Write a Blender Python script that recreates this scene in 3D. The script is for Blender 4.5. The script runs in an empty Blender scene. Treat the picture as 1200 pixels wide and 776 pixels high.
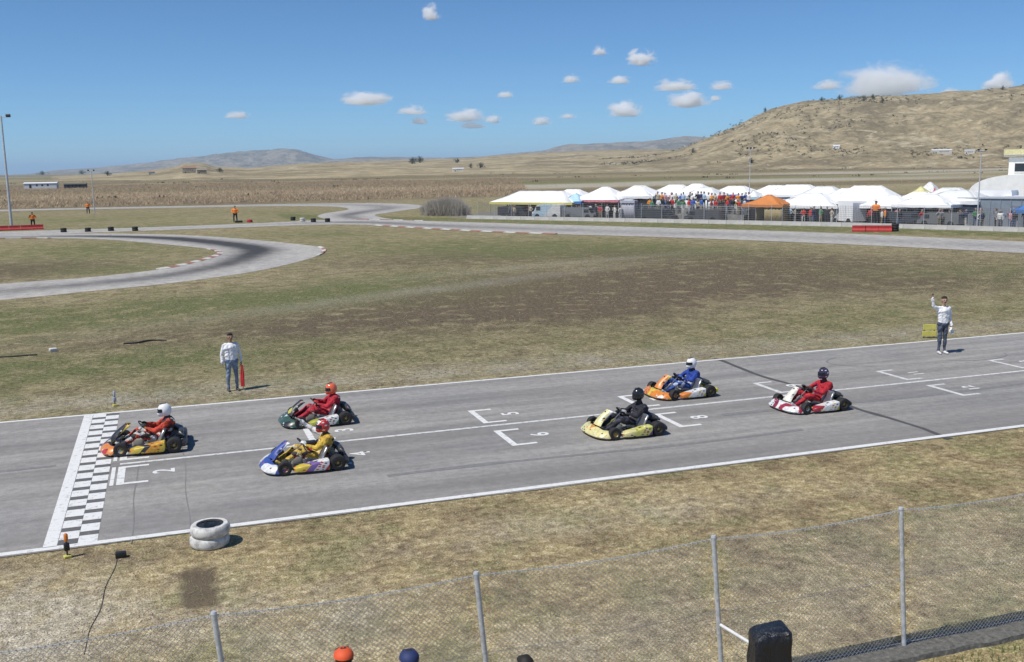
import bpy, bmesh, math, random
import numpy as np
from mathutils import Vector, Matrix
random.seed(7); RNG = np.random.default_rng(7)
R = math.radians
scene = bpy.context.scene
COL = scene.collection

# ------------------------------------------------------------------ camera
CAM_H = 6.3
YAW, PITCH, ROLL = R(-19.0), R(9.366), R(0.9)
fw = Vector((-math.sin(YAW)*math.cos(PITCH), math.cos(YAW)*math.cos(PITCH), -math.sin(PITCH)))
r0 = Vector((math.cos(YAW), math.sin(YAW), 0)); u0 = r0.cross(fw)
rt = r0*math.cos(ROLL) - u0*math.sin(ROLL); up = u0*math.cos(ROLL) + r0*math.sin(ROLL)
cam = bpy.data.cameras.new('camera'); camo = bpy.data.objects.new('camera', cam); COL.objects.link(camo)
camo.matrix_world = Matrix(((rt.x, up.x, -fw.x, 0), (rt.y, up.y, -fw.y, 0), (rt.z, up.z, -fw.z, CAM_H), (0, 0, 0, 1)))
cam.sensor_width = 36; cam.lens = 36*1170/1200; cam.clip_start = .1; cam.clip_end = 90000
scene.camera = camo

# ------------------------------------------------------------------ world, sun, exposure
SUN_TO = Vector((-.515, -.15, .845)).normalized()
SUN_EL = math.asin(SUN_TO.z); SUN_AZ = math.atan2(SUN_TO.x, SUN_TO.y)
world = bpy.data.worlds.new('World'); scene.world = world; world.use_nodes = True
wn = world.node_tree.nodes; wl = world.node_tree.links
sky = wn.new('ShaderNodeTexSky'); sky.sky_type = 'NISHITA'; sky.sun_disc = False
sky.sun_elevation = SUN_EL; sky.sun_rotation = SUN_AZ
sky.altitude = 1500; sky.air_density = .8; sky.dust_density = 0.0; sky.ozone_density = 3.0
bg = wn['Background']; bg.inputs['Strength'].default_value = .096
wb = wn.new('ShaderNodeMix'); wb.data_type = 'RGBA'; wb.blend_type = 'MULTIPLY'; wb.inputs[0].default_value = 1; wb.inputs[7].default_value = (.63, .92, 1.14, 1)   # camera white balance
wl.new(sky.outputs[0], wb.inputs[6]); wl.new(wb.outputs[2], bg.inputs[0])
sun = bpy.data.lights.new('sun', 'SUN'); sun.energy = 4.4; sun.angle = R(.53); sun.color = (1, .955, .88)
suno = bpy.data.objects.new('sun', sun); COL.objects.link(suno)
suno.rotation_euler = (-SUN_TO).to_track_quat('-Z', 'Y').to_euler(); suno.location = (0, 0, 60)
scene.view_settings.view_transform = 'Standard'; scene.view_settings.look = 'None'
scene.view_settings.exposure = 0.0; scene.view_settings.gamma = 1
scene.cycles.max_bounces = 14; scene.cycles.volume_bounces = 12; scene.cycles.diffuse_bounces = 3; scene.cycles.glossy_bounces = 3; scene.cycles.transmission_bounces = 3; scene.cycles.transparent_max_bounces = 12

# ------------------------------------------------------------------ helpers
def tag(o, label=None, cat=None, group=None, kind=None):
    if label: o['label'] = label
    if cat: o['category'] = cat
    if group: o['group'] = group
    if kind: o['kind'] = kind
    return o
def empty(name, loc=(0, 0, 0), rz=0.0, label=None, cat=None, group=None):
    o = bpy.data.objects.new(name, None); COL.objects.link(o); o.location = loc; o.rotation_euler = (0, 0, rz)
    o.empty_display_size = .2
    return tag(o, label, cat, group)
def link(name, me, parent=None):
    o = bpy.data.objects.new(name, me); COL.objects.link(o)
    if parent: o.parent = parent
    return o
def copy_tree(o, parent=None):
    c = o.copy(); COL.objects.link(c); c.parent = parent
    for ch in o.children: copy_tree(ch, c)
    return c
class MB:
    def __init__(s): s.v = []; s.f = []; s.m = []
    def add(s, vs, fs, mi=0):
        b = len(s.v); s.v.extend(tuple(x) for x in vs)
        s.f.extend(tuple(b+i for i in f) for f in fs); s.m.extend([mi]*len(fs)); return s
    def box(s, c, d, mi=0, rot=None, bevel=0.0, seg=1):
        bm = bmesh.new(); bmesh.ops.create_cube(bm, size=1)
        for v in bm.verts: v.co = Vector((v.co.x*d[0], v.co.y*d[1], v.co.z*d[2]))
        if bevel: bmesh.ops.bevel(bm, geom=list(bm.edges), offset=bevel, segments=seg, affect='EDGES', profile=.5)
        M = rot if rot is not None else Matrix.Identity(3)
        bm.verts.index_update()
        s.add([M @ v.co + Vector(c) for v in bm.verts], [[v.index for v in f.verts] for f in bm.faces], mi); bm.free(); return s
    def tube(s, pts, rad, n=8, mi=0, cap=True):
        pts = [Vector(p) for p in pts]; k = len(pts)
        rad = [rad]*k if not hasattr(rad, '__len__') else rad
        t0 = (pts[1]-pts[0]).normalized(); a = t0.orthogonal().normalized(); rings = []
        for i, p in enumerate(pts):
            t = ((pts[min(i+1, k-1)]-p).normalized() + (p-pts[max(i-1, 0)]).normalized())
            if t.length < 1e-6: t = t0.copy()
            t.normalize(); a = (a - t*a.dot(t)); a.normalize(); b = t.cross(a)
            rings.append([p + (a*math.cos(2*math.pi*j/n) + b*math.sin(2*math.pi*j/n))*rad[i] for j in range(n)])
        return s.loft(rings, mi, cap)
    def loft(s, loops, mi=0, cap=True, closed=False):
        n = len(loops[0]); vs = [p for l in loops for p in l]; fs = []
        k = len(loops)
        for i in range(k if closed else k-1):
            i2 = (i+1) % k
            for j in range(n):
                fs.append((i*n+j, i*n+(j+1) % n, i2*n+(j+1) % n, i2*n+j))
        if cap and not closed: fs.append(tuple(range(n-1, -1, -1))); fs.append(tuple((k-1)*n+j for j in range(n)))
        return s.add(vs, fs, mi)
    def lathe(s, prof, c=(0, 0, 0), axis='z', n=20, mi=0, cap=True):
        loops = []
        for r, h in prof:
            l = []
            for j in range(n):
                a = 2*math.pi*j/n; x, y = r*math.cos(a), r*math.sin(a)
                p = {'z': (x, y, h), 'y': (x, h, -y), 'x': (h, x, y)}[axis]
                l.append(Vector(p)+Vector(c))
            loops.append(l)
        return s.loft(loops, mi, cap)
    def ellipsoid(s, c, r, mi=0, n=16, m=10):
        loops = []
        for i in range(1, m):
            a = math.pi*i/m
            loops.append([Vector((c[0]+r[0]*math.sin(a)*math.cos(2*math.pi*j/n), c[1]+r[1]*math.sin(a)*math.sin(2*math.pi*j/n), c[2]-r[2]*math.cos(a))) for j in range(n)])
        return s.loft(loops, mi)
    def grid(s, P, mi=0):
        h, w = len(P), len(P[0])
        return s.add([p for row in P for p in row], [(i*w+j, i*w+j+1, (i+1)*w+j+1, (i+1)*w+j) for i in range(h-1) for j in range(w-1)], mi)
    def mesh(s, name, mats, smooth=35):
        me = bpy.data.meshes.new(name); me.from_pydata(s.v, [], s.f)
        for m in (mats if isinstance(mats, (list, tuple)) else [mats]): me.materials.append(m)
        me.polygons.foreach_set('material_index', s.m)
        bm = bmesh.new(); bm.from_mesh(me); bmesh.ops.recalc_face_normals(bm, faces=bm.faces); bm.to_mesh(me); bm.free()
        if smooth: me.shade_smooth(); me.set_sharp_from_angle(angle=R(smooth))
        return me
    def build(s, name, mats, parent=None, smooth=35):
        return link(name, s.mesh(name, mats, smooth), parent)
def rounded_loop(y0, y1, z0, z1, r, n=3):
    """closed loop in (y,z): rounded rectangle"""
    out = []
    for cy, cz, a0 in ((y1-r, z1-r, 0), (y0+r, z1-r, 90), (y0+r, z0+r, 180), (y1-r, z0+r, 270)):
        for i in range(n+1):
            a = R(a0+90*i/n); out.append((cy+r*math.cos(a), cz+r*math.sin(a)))
    return out
def arr_mesh(name, V, F, mats, mi=None, smooth=False):
    """numpy verts (n,3), faces (m,k)"""
    me = bpy.data.meshes.new(name); k = F.shape[1]
    me.vertices.add(len(V)); me.vertices.foreach_set('co', np.ascontiguousarray(V, dtype=np.float32).ravel())
    me.loops.add(F.size); me.loops.foreach_set('vertex_index', np.ascontiguousarray(F, dtype=np.int32).ravel())
    me.polygons.add(len(F)); me.polygons.foreach_set('loop_start', np.arange(0, F.size, k, dtype=np.int32))
    for m in (mats if isinstance(mats, (list, tuple)) else [mats]): me.materials.append(m)
    if mi is not None: me.polygons.foreach_set('material_index', np.asarray(mi, dtype=np.int32))
    me.update(calc_edges=True); me.validate()
    if smooth: me.shade_smooth()
    return me
def vnoise(x, y, seed=0):
    xi = np.floor(x).astype(np.int64); yi = np.floor(y).astype(np.int64); fx = x-xi; fy = y-yi
    fx = fx*fx*(3-2*fx); fy = fy*fy*(3-2*fy)
    def h(a, b):
        n = (a*374761393 + b*668265263 + seed*1442695041) & 0x7fffffff
        n = ((n ^ (n >> 13))*1274126177) & 0x7fffffff
        return ((n ^ (n >> 16)) & 0xffff)/65535.0
    return (h(xi, yi)*(1-fx)+h(xi+1, yi)*fx)*(1-fy) + (h(xi, yi+1)*(1-fx)+h(xi+1, yi+1)*fx)*fy
def fbm(x, y, o=4, seed=0):
    t = 0; a = .5; s = 0
    for i in range(o): t = t+a*vnoise(x*2**i, y*2**i, seed+i*17); s += a; a *= .5
    return t/s
def sstep(a, b, x):
    t = np.clip((x-a)/(b-a), 0, 1); return t*t*(3-2*t)

# ------------------------------------------------------------------ materials
class NT:
    def __init__(s, name):
        s.m = bpy.data.materials.new(name); s.m.use_nodes = True; s.t = s.m.node_tree; s.b = s.t.nodes['Principled BSDF']
    def n(s, typ, **kw):
        x = s.t.nodes.new(typ)
        for k, v in kw.items():
            if k.startswith('i_'): x.inputs[k[2:]].default_value = v
            else: setattr(x, k, v)
        return x
    def l(s, a, b): s.t.links.new(a, b)
    def coord(s, which='Object', scale=(1, 1, 1), rot=(0, 0, 0)):
        c = s.n('ShaderNodeTexCoord'); mp = s.n('ShaderNodeMapping'); mp.inputs['Scale'].default_value = scale; mp.inputs['Rotation'].default_value = rot
        s.l(c.outputs[which], mp.inputs['Vector']); return mp.outputs[0]
    def noise(s, vec, scale, detail=4, rough=.55, dist=0.0):
        x = s.n('ShaderNodeTexNoise'); x.inputs['Scale'].default_value = scale; x.inputs['Detail'].default_value = detail
        x.inputs['Roughness'].default_value = rough; x.inputs['Distortion'].default_value = dist; s.l(vec, x.inputs['Vector']); return x.outputs['Fac']
    def ramp(s, fac, stops):
        x = s.n('ShaderNodeValToRGB'); e = x.color_ramp.elements
        while len(e) < len(stops): e.new(.5)
        for el, (p, c) in zip(e, stops): el.position = p; el.color = (*c, 1) if len(c) == 3 else c
        s.l(fac, x.inputs[0]); return x.outputs[0]
    def mix(s, fac, a, b, typ='MIX'):
        x = s.n('ShaderNodeMix', data_type='RGBA', blend_type=typ)
        for sock, v in ((x.inputs[0], fac), (x.inputs[6], a), (x.inputs[7], b)):
            if hasattr(v, 'links'): s.l(v, sock)
            elif hasattr(v, '__len__'): sock.default_value = (*v, 1)
            else: sock.default_value = v
        return x.outputs[2]
    def math(s, op, a, b=0.0, c=None, clamp=False):
        x = s.n('ShaderNodeMath', operation=op); x.use_clamp = clamp
        for sock, v in zip(x.inputs, (a, b, c if c is not None else 0.0)):
            if hasattr(v, 'links'): s.l(v, sock)
            else: sock.default_value = v
        return x.outputs[0]
    def bump(s, h, strength=.3, dist=.02):
        x = s.n('ShaderNodeBump'); x.inputs['Strength'].default_value = strength; x.inputs['Distance'].default_value = dist
        s.l(h, x.inputs['Height']); s.l(x.outputs[0], s.b.inputs['Normal'])
    def out(s, col, rough=.7, metal=0.0, spec=.5):
        if hasattr(col, 'links'): s.l(col, s.b.inputs['Base Color'])
        else: s.b.inputs['Base Color'].default_value = (*col, 1)
        s.b.inputs['Roughness'].default_value = rough; s.b.inputs['Metallic'].default_value = metal
        s.b.inputs['Specular IOR Level'].default_value = spec; return s.m
_mc = {}
def mat(name, col, rough=.6, var=.25, scale=9.0, metal=0.0, bump=0.0, spec=.5, coat=0.0, bd=.01):
    if name in _mc: return _mc[name]
    t = NT(name); v = t.coord('Object'); f = t.noise(v, scale, 5, .6)
    d = tuple(c*(1-var) for c in col); b = tuple(min(1, c*(1+var*.7)) for c in col)
    c = t.ramp(f, [(.3, d), (.7, b)])
    if bump: t.bump(t.noise(v, scale*3, 5), bump, bd)
    m = t.out(c, rough, metal, spec)
    if coat: t.b.inputs['Coat Weight'].default_value = coat; t.b.inputs['Coat Roughness'].default_value = .12
    _mc[name] = m; return m
def graphic(name, cols, scale=1.0, rough=.35, ang=0.0, lat=.55):
    """printed livery: slanted hard-edged colour bands plus small sponsor stickers"""
    t = NT(name); sp = t.n('ShaderNodeSeparateXYZ'); t.l(t.coord('Object'), sp.inputs[0])
    ay = t.math('ABSOLUTE', sp.outputs[1])
    p = t.math('ADD', t.math('ADD', t.math('MULTIPLY', sp.outputs[0], 1.0), t.math('MULTIPLY', sp.outputs[2], .9)), t.math('MULTIPLY', ay, lat))
    p = t.math('FRACT', t.math('MULTIPLY', t.math('ADD', p, 2.0+ang), 1.35*scale))
    r = t.n('ShaderNodeValToRGB'); r.color_ramp.interpolation = 'CONSTANT'; e = r.color_ramp.elements
    while len(e) < len(cols): e.new(.5)
    q = 0; tot = sum(w for _, w in cols)
    for el, (c, w) in zip(e, cols): el.position = q; el.color = (*c, 1); q += w/tot
    t.l(p, r.inputs[0])
    st = t.n('ShaderNodeTexVoronoi', feature='F1', distance='CHEBYCHEV'); st.inputs['Scale'].default_value = 11; st.inputs['Randomness'].default_value = .8; t.l(t.coord('Object', (1.0, 1, 2.2), (0, .25, 0)), st.inputs['Vector'])
    sc = t.n('ShaderNodeSeparateColor'); t.l(st.outputs['Color'], sc.inputs[0])
    on = t.math('MULTIPLY', t.math('GREATER_THAN', sc.outputs[0], .62), t.math('LESS_THAN', st.outputs['Distance'], .30))
    stc = t.n('ShaderNodeValToRGB'); stc.color_ramp.interpolation = 'CONSTANT'; e = stc.color_ramp.elements; e.new(.5); e.new(.75)
    for el, (pp, c) in zip(e, ((0, (.02, .02, .025)), (.35, (.72, .72, .7)), (.62, cols[-1][0]), (.85, (.45, .04, .04)))): el.position = pp; el.color = (*c, 1)
    t.l(sc.outputs[1], stc.inputs[0]); c = t.mix(on, r.outputs[0], stc.outputs[0])
    g = t.noise(t.coord('Object'), 14, 4); c = t.mix(t.math('MULTIPLY', t.math('SUBTRACT', g, .42, clamp=True), 1.1), c, (.09, .08, .07))
    m = t.out(c, rough, 0, .5); t.b.inputs['Coat Weight'].default_value = .25; return m

M = {}
M['rubber'] = mat('rubber', (.022, .021, .021), .75, .35, 14, bump=.3)
M['black_plastic'] = mat('black_plastic', (.02, .02, .022), .45, .3)
M['steel'] = mat('steel', (.45, .45, .46), .35, .2, 12, metal=.85)
M['dark_steel'] = mat('dark_steel', (.12, .12, .125), .42, .3, 12, metal=.7)
M['gold_rim'] = mat('gold_rim', (.33, .26, .13), .4, .2, 12, metal=.6)
M['galv'] = mat('galvanised_steel', (.56, .58, .60), .5, .3, 20, metal=.25)
M['wire'] = mat('fence_wire', (.52, .52, .51), .55, .25, 20, metal=.3)
M['white_paint'] = mat('white_paint', (.74, .74, .73), .55, .12, 6)
M['pole_paint'] = mat('pole_paint', (.50, .52, .54), .5, .15, 3)
M['seat_grey'] = mat('seat_fibreglass', (.42, .43, .45), .4, .15)
M['tent_white'] = mat('tent_white', (.86, .86, .85), .7, .05, 2)
M['cream_wall'] = mat('cream_wall', (.86, .85, .80), .8, .1, 1.2, bump=.2)
M['red_plastic'] = mat('red_plastic', (.42, .035, .03), .45, .25, 4)
M['concrete'] = mat('concrete', (.42, .41, .38), .85, .25, 1.6, bump=.4)
M['glass'] = mat('dark_glass', (.03, .04, .05), .08, .1)

# asphalt
def asphalt(name, base, streak_axis='x', groove=None):
    t = NT(name); v = t.coord('Object')
    sc = (.05, .9, 1) if streak_axis == 'x' else (1, 1, 1)
    st = t.noise(t.coord('Object', sc), 1.6, 5, .6); big = t.noise(v, .23, 4, .6); fine = t.noise(v, 60, 3, .7); mid = t.noise(v, 5, 5, .65)
    c = t.ramp(st, [(.38, tuple(b*.80 for b in base)), (.62, tuple(b*1.10 for b in base))])
    c = t.mix(t.ramp(big, [(.42, (0, 0, 0)), (.58, (1, 1, 1))]), c, t.mix(1.0, c, (1.12, 1.1, 1.07), 'MULTIPLY'))
    c = t.mix(.5, c, t.mix(1.0, c, t.ramp(mid, [(.38, (.78, .78, .78)), (.62, (1.18, 1.18, 1.18))]), 'MULTIPLY'))
    c = t.mix(.55, c, t.mix(1.0, c, t.ramp(fine, [(.3, (.55, .55, .55)), (.68, (1.4, 1.4, 1.4))]), 'MULTIPLY'))
    if not groove:   # rubbered-in lines along the straight
        rl = t.noise(t.coord('Object', (.02, .42, 1)), 1.0, 5, .6); c = t.mix(t.math('MULTIPLY', t.ramp(rl, [(.48, (0, 0, 0)), (.62, (1, 1, 1))]), .42), c, tuple(b*.55 for b in base))
    if groove:
        a = t.n('ShaderNodeAttribute', attribute_name='rubber'); gn = t.noise(t.coord('Object', (1, 1, 1)), .9, 4)
        c = t.mix(t.math('MULTIPLY', a.outputs['Fac'], t.math('ADD', .55, t.math('MULTIPLY', gn, .6)), clamp=True), c, groove)
    t.bump(fine, .25, .006)
    return t.out(c, .88, 0, .3)
M['asphalt'] = asphalt('asphalt', (.285, .277, .265))
M['asphalt_old'] = asphalt('asphalt_old', (.40, .385, .36), 'n', (.055, .053, .053))
# worn road paint
def worn(name, col, under=(.25, .248, .243), amt=.5):
    t = NT(name); v = t.coord('Object'); a = t.noise(v, 9, 6, .7); b = t.noise(v, 45, 3, .7)
    f = t.math('ADD', t.math('MULTIPLY', a, .7), t.math('MULTIPLY', b, .3))
    k = t.ramp(f, [(amt, (0, 0, 0)), (amt+.13, (1, 1, 1))]); return t.out(t.mix(t.math('MULTIPLY', k, .8), col, under), .7, 0, .3)
M['line'] = worn('road_paint_white', (.72, .72, .70), amt=.525)
M['line_worn'] = worn('road_paint_worn', (.66, .66, .64), amt=.49)
M['tar'] = worn('tar_seal', (.085, .083, .08), amt=.57)
M['tar_thin'] = worn('tar_thin', (.19, .187, .182), amt=.46)
M['check_dark'] = worn('check_dark_paint', (.125, .123, .12), amt=.55)

# ------------------------------------------------------------------ ground
def axis_pts(a, b, step, lo, hi, g=1.13):
    c = list(np.arange(a, b+1e-6, step)); s = step
    while c[-1] < hi: s *= g; c.append(c[-1]+s)
    s = step
    while c[0] > lo: s *= g; c.insert(0, c[0]-s)
    return np.array(c)
gx = axis_pts(-42, 92, .75, -24000, 30000); gy = axis_pts(6, 142, .75, -700, 30000)
GX, GY = np.meshgrid(gx, gy); GZ = np.zeros_like(GX)
D = np.hypot(GX, GY)
GZ = (fbm(GX/90, GY/90, 3, 5)-.5)*sstep(190, 700, D)*3.0 + (fbm(GX/700, GY/700, 3, 9)-.5)*sstep(500, 2500, D)*8
tot = len(gx)*len(gy)
ii = np.arange(tot).reshape(len(gy), len(gx))
F = np.stack([ii[:-1, :-1], ii[:-1, 1:], ii[1:, 1:], ii[1:, :-1]], -1).reshape(-1, 4)
def blob(x, y, cx, cy, rx, ry, rot=0.0):
    c, s = math.cos(rot), math.sin(rot); u = ((x-cx)*c+(y-cy)*s)/rx; v = (-(x-cx)*s+(y-cy)*c)/ry
    return np.exp(-(u*u+v*v))
def ground_fields(x, y):
    n1 = fbm(x/9, y/9, 4, 1); n2 = fbm(x/3, y/3, 4, 2); n3 = fbm(x/1.1, y/1.1, 3, 3)
    green = np.zeros_like(x); brown = np.zeros_like(x); pale = np.zeros_like(x)
    inf = sstep(27.5, 29.5, y)
    # infield: straw beside the road, then a greenish belt, brown centre
    green += inf*.55*blob(x, y, -3, 35, 11, 3.2)*1.2 + inf*.5*blob(x, y, 3, 49, 14, 5, .15) + .75*blob(x, y, -9, 47, 5, 5) + .35*blob(x, y, 28, 33, 16, 4, .05) + .35*blob(x, y, 45, 43, 12, 6, -.4)
    green += .7*blob(x, y, 24, 76, 13, 11, -.7) + .5*blob(x, y, 36, 66, 9, 6, -.8); brown += .6*blob(x, y, 27, 68, 12, 7, -.6) + .5*blob(x, y, 16, 66, 7, 5)
    green += .6*blob(x, y, -6, 90, 9, 12) + .5*blob(x, y, -3, 71, 5, 4) + .5*blob(x, y, 14, 100, 9, 9) + .55*blob(x, y, 9, 54, 10, 4, .5)
    brown += 1.1*blob(x, y, 14, 43, 12, 6.5, .2) + 1.0*blob(x, y, 28, 50, 17, 7, -.1) + .7*blob(x, y, 1, 40, 7, 2.2) + .9*blob(x, y, -9, 74, 6, 7) + .7*blob(x, y, 34, 62, 10, 6, -.8) + .5*blob(x, y, 40, 41, 12, 4)
    pale += .28*blob(x, y, 14, 51, 14, 1.3, .45) + .22*blob(x, y, 24, 60, 12, 1.2, .3) + inf*.35*np.exp(-((y-29.3)/1.2)**2)
    # strip before the paddock wall
    nx = (x*.81+y*.58); strip = sstep(88, 91, nx)*(1-sstep(97, 99, nx))*(x > 15)
    green += .75*strip; brown *= (1-strip)
    green += .4*sstep(112, 125, y)*(1-sstep(150, 190, y))*n1*1.6
    # verge in front of the road
    v = 1-sstep(17.4, 18.2, y)
    pale += v*(1.0*blob(x, y, -3.2, 14.6, 2.4, 1.9) + .35*blob(x, y, 1.6, 13.6, 1.6, 1.0) + .3*blob(x, y, 7, 15.8, 4, .7) + .25*blob(x, y, 5, 11.5, 5, .9))
    brown += v*(.45*np.exp(-((y-17.2)/.5)**2)*(x > -4) + .45*blob(x, y, 4.5, 15.6, 2.6, .8) + .5*blob(x, y, 12, 14.8, 5, 1.0, .05) + .35*blob(x, y, 9.5, 12.5, 3, 1.0))
    burn = 1-sstep(17.4, 18.4, y)   # the spectator-side verge is drier straw than the infield
    # far country: field strips
    far = sstep(150, 210, np.hypot(x, y))
    fx = fbm(x/420, y/60, 3, 21); f2 = fbm(x/900, y/170, 3, 31)
    green = green*(1-far) + far*.8*sstep(.56, .70, f2)
    brown = brown*(1-far) + far*(.55*sstep(.5, .62, fx))
    pale = pale*(1-far) + far*(.75*sstep(.48, .36, fx))
    green = np.clip(green*(.35+1.3*n2), 0, 1); brown = np.clip(brown*(.4+1.2*n1)*(.6+.8*n3), 0, 1); pale = np.clip(pale*(.4+1.2*n3), 0, 1)
    return green, brown, pale, burn
gg, gb, gp, gburn = ground_fields(GX, GY)
t = NT('dry_grass_ground'); v = t.coord('Object')
at = t.n('ShaderNodeAttribute', attribute_name='patch'); sp = t.n('ShaderNodeSeparateColor'); t.l(at.outputs['Color'], sp.inputs[0])
ab = t.n('ShaderNodeAttribute', attribute_name='dry')
na = t.noise(v, .9, 6, .65); nb = t.noise(v, 6, 6, .7); nc = t.noise(v, 34, 4, .75); nd = t.noise(t.coord('Object', (.35, 1.6, 1)), 2.2, 5, .65)
c = t.ramp(nb, [(.34, (.175, .138, .076)), (.45, (.31, .26, .15)), (.54, (.42, .36, .215)), (.66, (.62, .555, .38))])
c = t.mix(t.math('MULTIPLY', t.ramp(nd, [(.42, (0, 0, 0)), (.58, (1, 1, 1))]), .55), c, (.235, .188, .11))
np_ = t.noise(v, 1.1, 6, .68, .5); ng = t.noise(t.coord('Object', (1, 1, 1), (.3, .2, .7)), .75, 6, .68, .4); nw = t.noise(v, .45, 5, .65)
c = t.mix(t.ramp(np_, [(.48, (0, 0, 0)), (.58, (.8, .8, .8))]), c, t.ramp(nb, [(.38, (.11, .082, .05)), (.6, (.25, .2, .12))]))
c = t.mix(t.ramp(ng, [(.50, (0, 0, 0)), (.60, (.75, .75, .75))]), c, t.ramp(nb, [(.38, (.115, .12, .055)), (.6, (.28, .27, .14))]))
c = t.mix(t.ramp(nw, [(.54, (0, 0, 0)), (.64, (.5, .5, .5))]), c, t.ramp(nb, [(.38, (.27, .225, .135)), (.6, (.55, .48, .32))]))
def brk(ch, k=1.5): return t.math('MULTIPLY', ch, t.ramp(t.math('ADD', t.math('MULTIPLY', na, .6), t.math('MULTIPLY', np_, .4)), [(.40, (.35, .35, .35)), (.55, (1.6, 1.6, 1.6))]), clamp=True)
c = t.mix(brk(sp.outputs[1]), c, t.ramp(nb, [(.38, (.085, .065, .045)), (.6, (.20, .158, .108))]))
c = t.mix(brk(sp.outputs[0], 1.4), c, t.ramp(nb, [(.38, (.085, .1, .040)), (.6, (.21, .215, .098))]))
c = t.mix(brk(sp.outputs[2], 1.5), c, t.ramp(nb, [(.38, (.25, .23, .185)), (.6, (.52, .485, .41))]))
c = t.mix(.85, c, t.mix(1.0, c, t.ramp(nc, [(.36, (.30, .30, .30)), (.5, (1, 1, 1)), (.64, (1.9, 1.85, 1.7))]), 'MULTIPLY'))
c = t.mix(ab.outputs['Fac'], c, t.mix(1.0, c, (1.36, 1.30, 1.20), 'MULTIPLY'))
sx_ = t.n('ShaderNodeSeparateXYZ'); t.l(v, sx_.inputs[0]); wob = t.math('MULTIPLY', t.math('SUBTRACT', t.noise(v, 5, 4), .5), .35)
def edge(ax, c0, hw, soft): return t.math('DIVIDE', t.math('SUBTRACT', hw, t.math('ABSOLUTE', t.math('ADD', t.math('SUBTRACT', ax, c0), wob))), soft, clamp=True)
stain = t.math('MULTIPLY', edge(sx_.outputs[0], .12, .33, .14), edge(sx_.outputs[1], 15.25, .92, .25))   # old scorched patch on the verge
c = t.mix(t.math('MULTIPLY', stain, t.math('ADD', .35, t.math('MULTIPLY', nb, .9)), clamp=True), c, (.125, .095, .07))
t.bump(t.math('ADD', nc, t.math('MULTIPLY', nb, 1.5)), .75, .05)
M['ground'] = t.out(c, .95, 0, .1)
V = np.stack([GX.ravel(), GY.ravel(), GZ.ravel()], -1)
me = arr_mesh('ground', V, F, M['ground'], smooth=True)
ca = me.color_attributes.new('patch', 'FLOAT_COLOR', 'POINT')
ca.data.foreach_set('color', np.stack([gg.ravel(), gb.ravel(), gp.ravel(), np.ones(tot)], -1).astype(np.float32).ravel())
fa = me.attributes.new('dry', 'FLOAT', 'POINT'); fa.data.foreach_set('value', gburn.ravel().astype(np.float32))
tag(link('ground', me), kind='structure')

# ------------------------------------------------------------------ hills
def sky_to(px, py, dist):
    """direction of the skyline seen from the grandstand -> azimuth and rise above eye level at that distance"""
    d = fw + rt*((px-600)/1170) + up*((388-py)/1170); k = math.hypot(d.x, d.y)
    return math.atan2(d.x, d.y), d.z/k*dist+CAM_H
from mathutils.bvhtree import BVHTree
BVHS = []
def hill_mat(name, dry, scrub, rock, sc):
    t = NT(name); v = t.coord('Object', (1, 1, 2.2))
    a = t.noise(v, .012*sc, 6, .65, .6); b = t.noise(v, .05*sc, 6, .7); d = t.noise(v, .0045*sc, 4)
    c = t.ramp(b, [(.36, tuple(x*.74 for x in dry)), (.5, dry), (.64, tuple(x*1.22 for x in dry))])
    c = t.mix(t.ramp(a, [(.47, (0, 0, 0)), (.57, (.9, .9, .9))]), c, scrub)
    c = t.mix(t.math('MULTIPLY', t.ramp(t.noise(t.coord('Object', (1, 1, 5)), .03*sc, 6, .7, 1.0), [(.55, (0, 0, 0)), (.62, (1, 1, 1))]), .8), c, rock)
    g = t.noise(v, .16*sc, 5, .75); c = t.mix(.75, c, t.mix(1.0, c, t.ramp(g, [(.38, (.68, .68, .68)), (.62, (1.25, 1.25, 1.25))]), 'MULTIPLY'))
    t.bump(t.math('ADD', b, t.math('MULTIPLY', g, .5)), .6, 4/sc); return t.out(c, .95, 0, .1)
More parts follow.
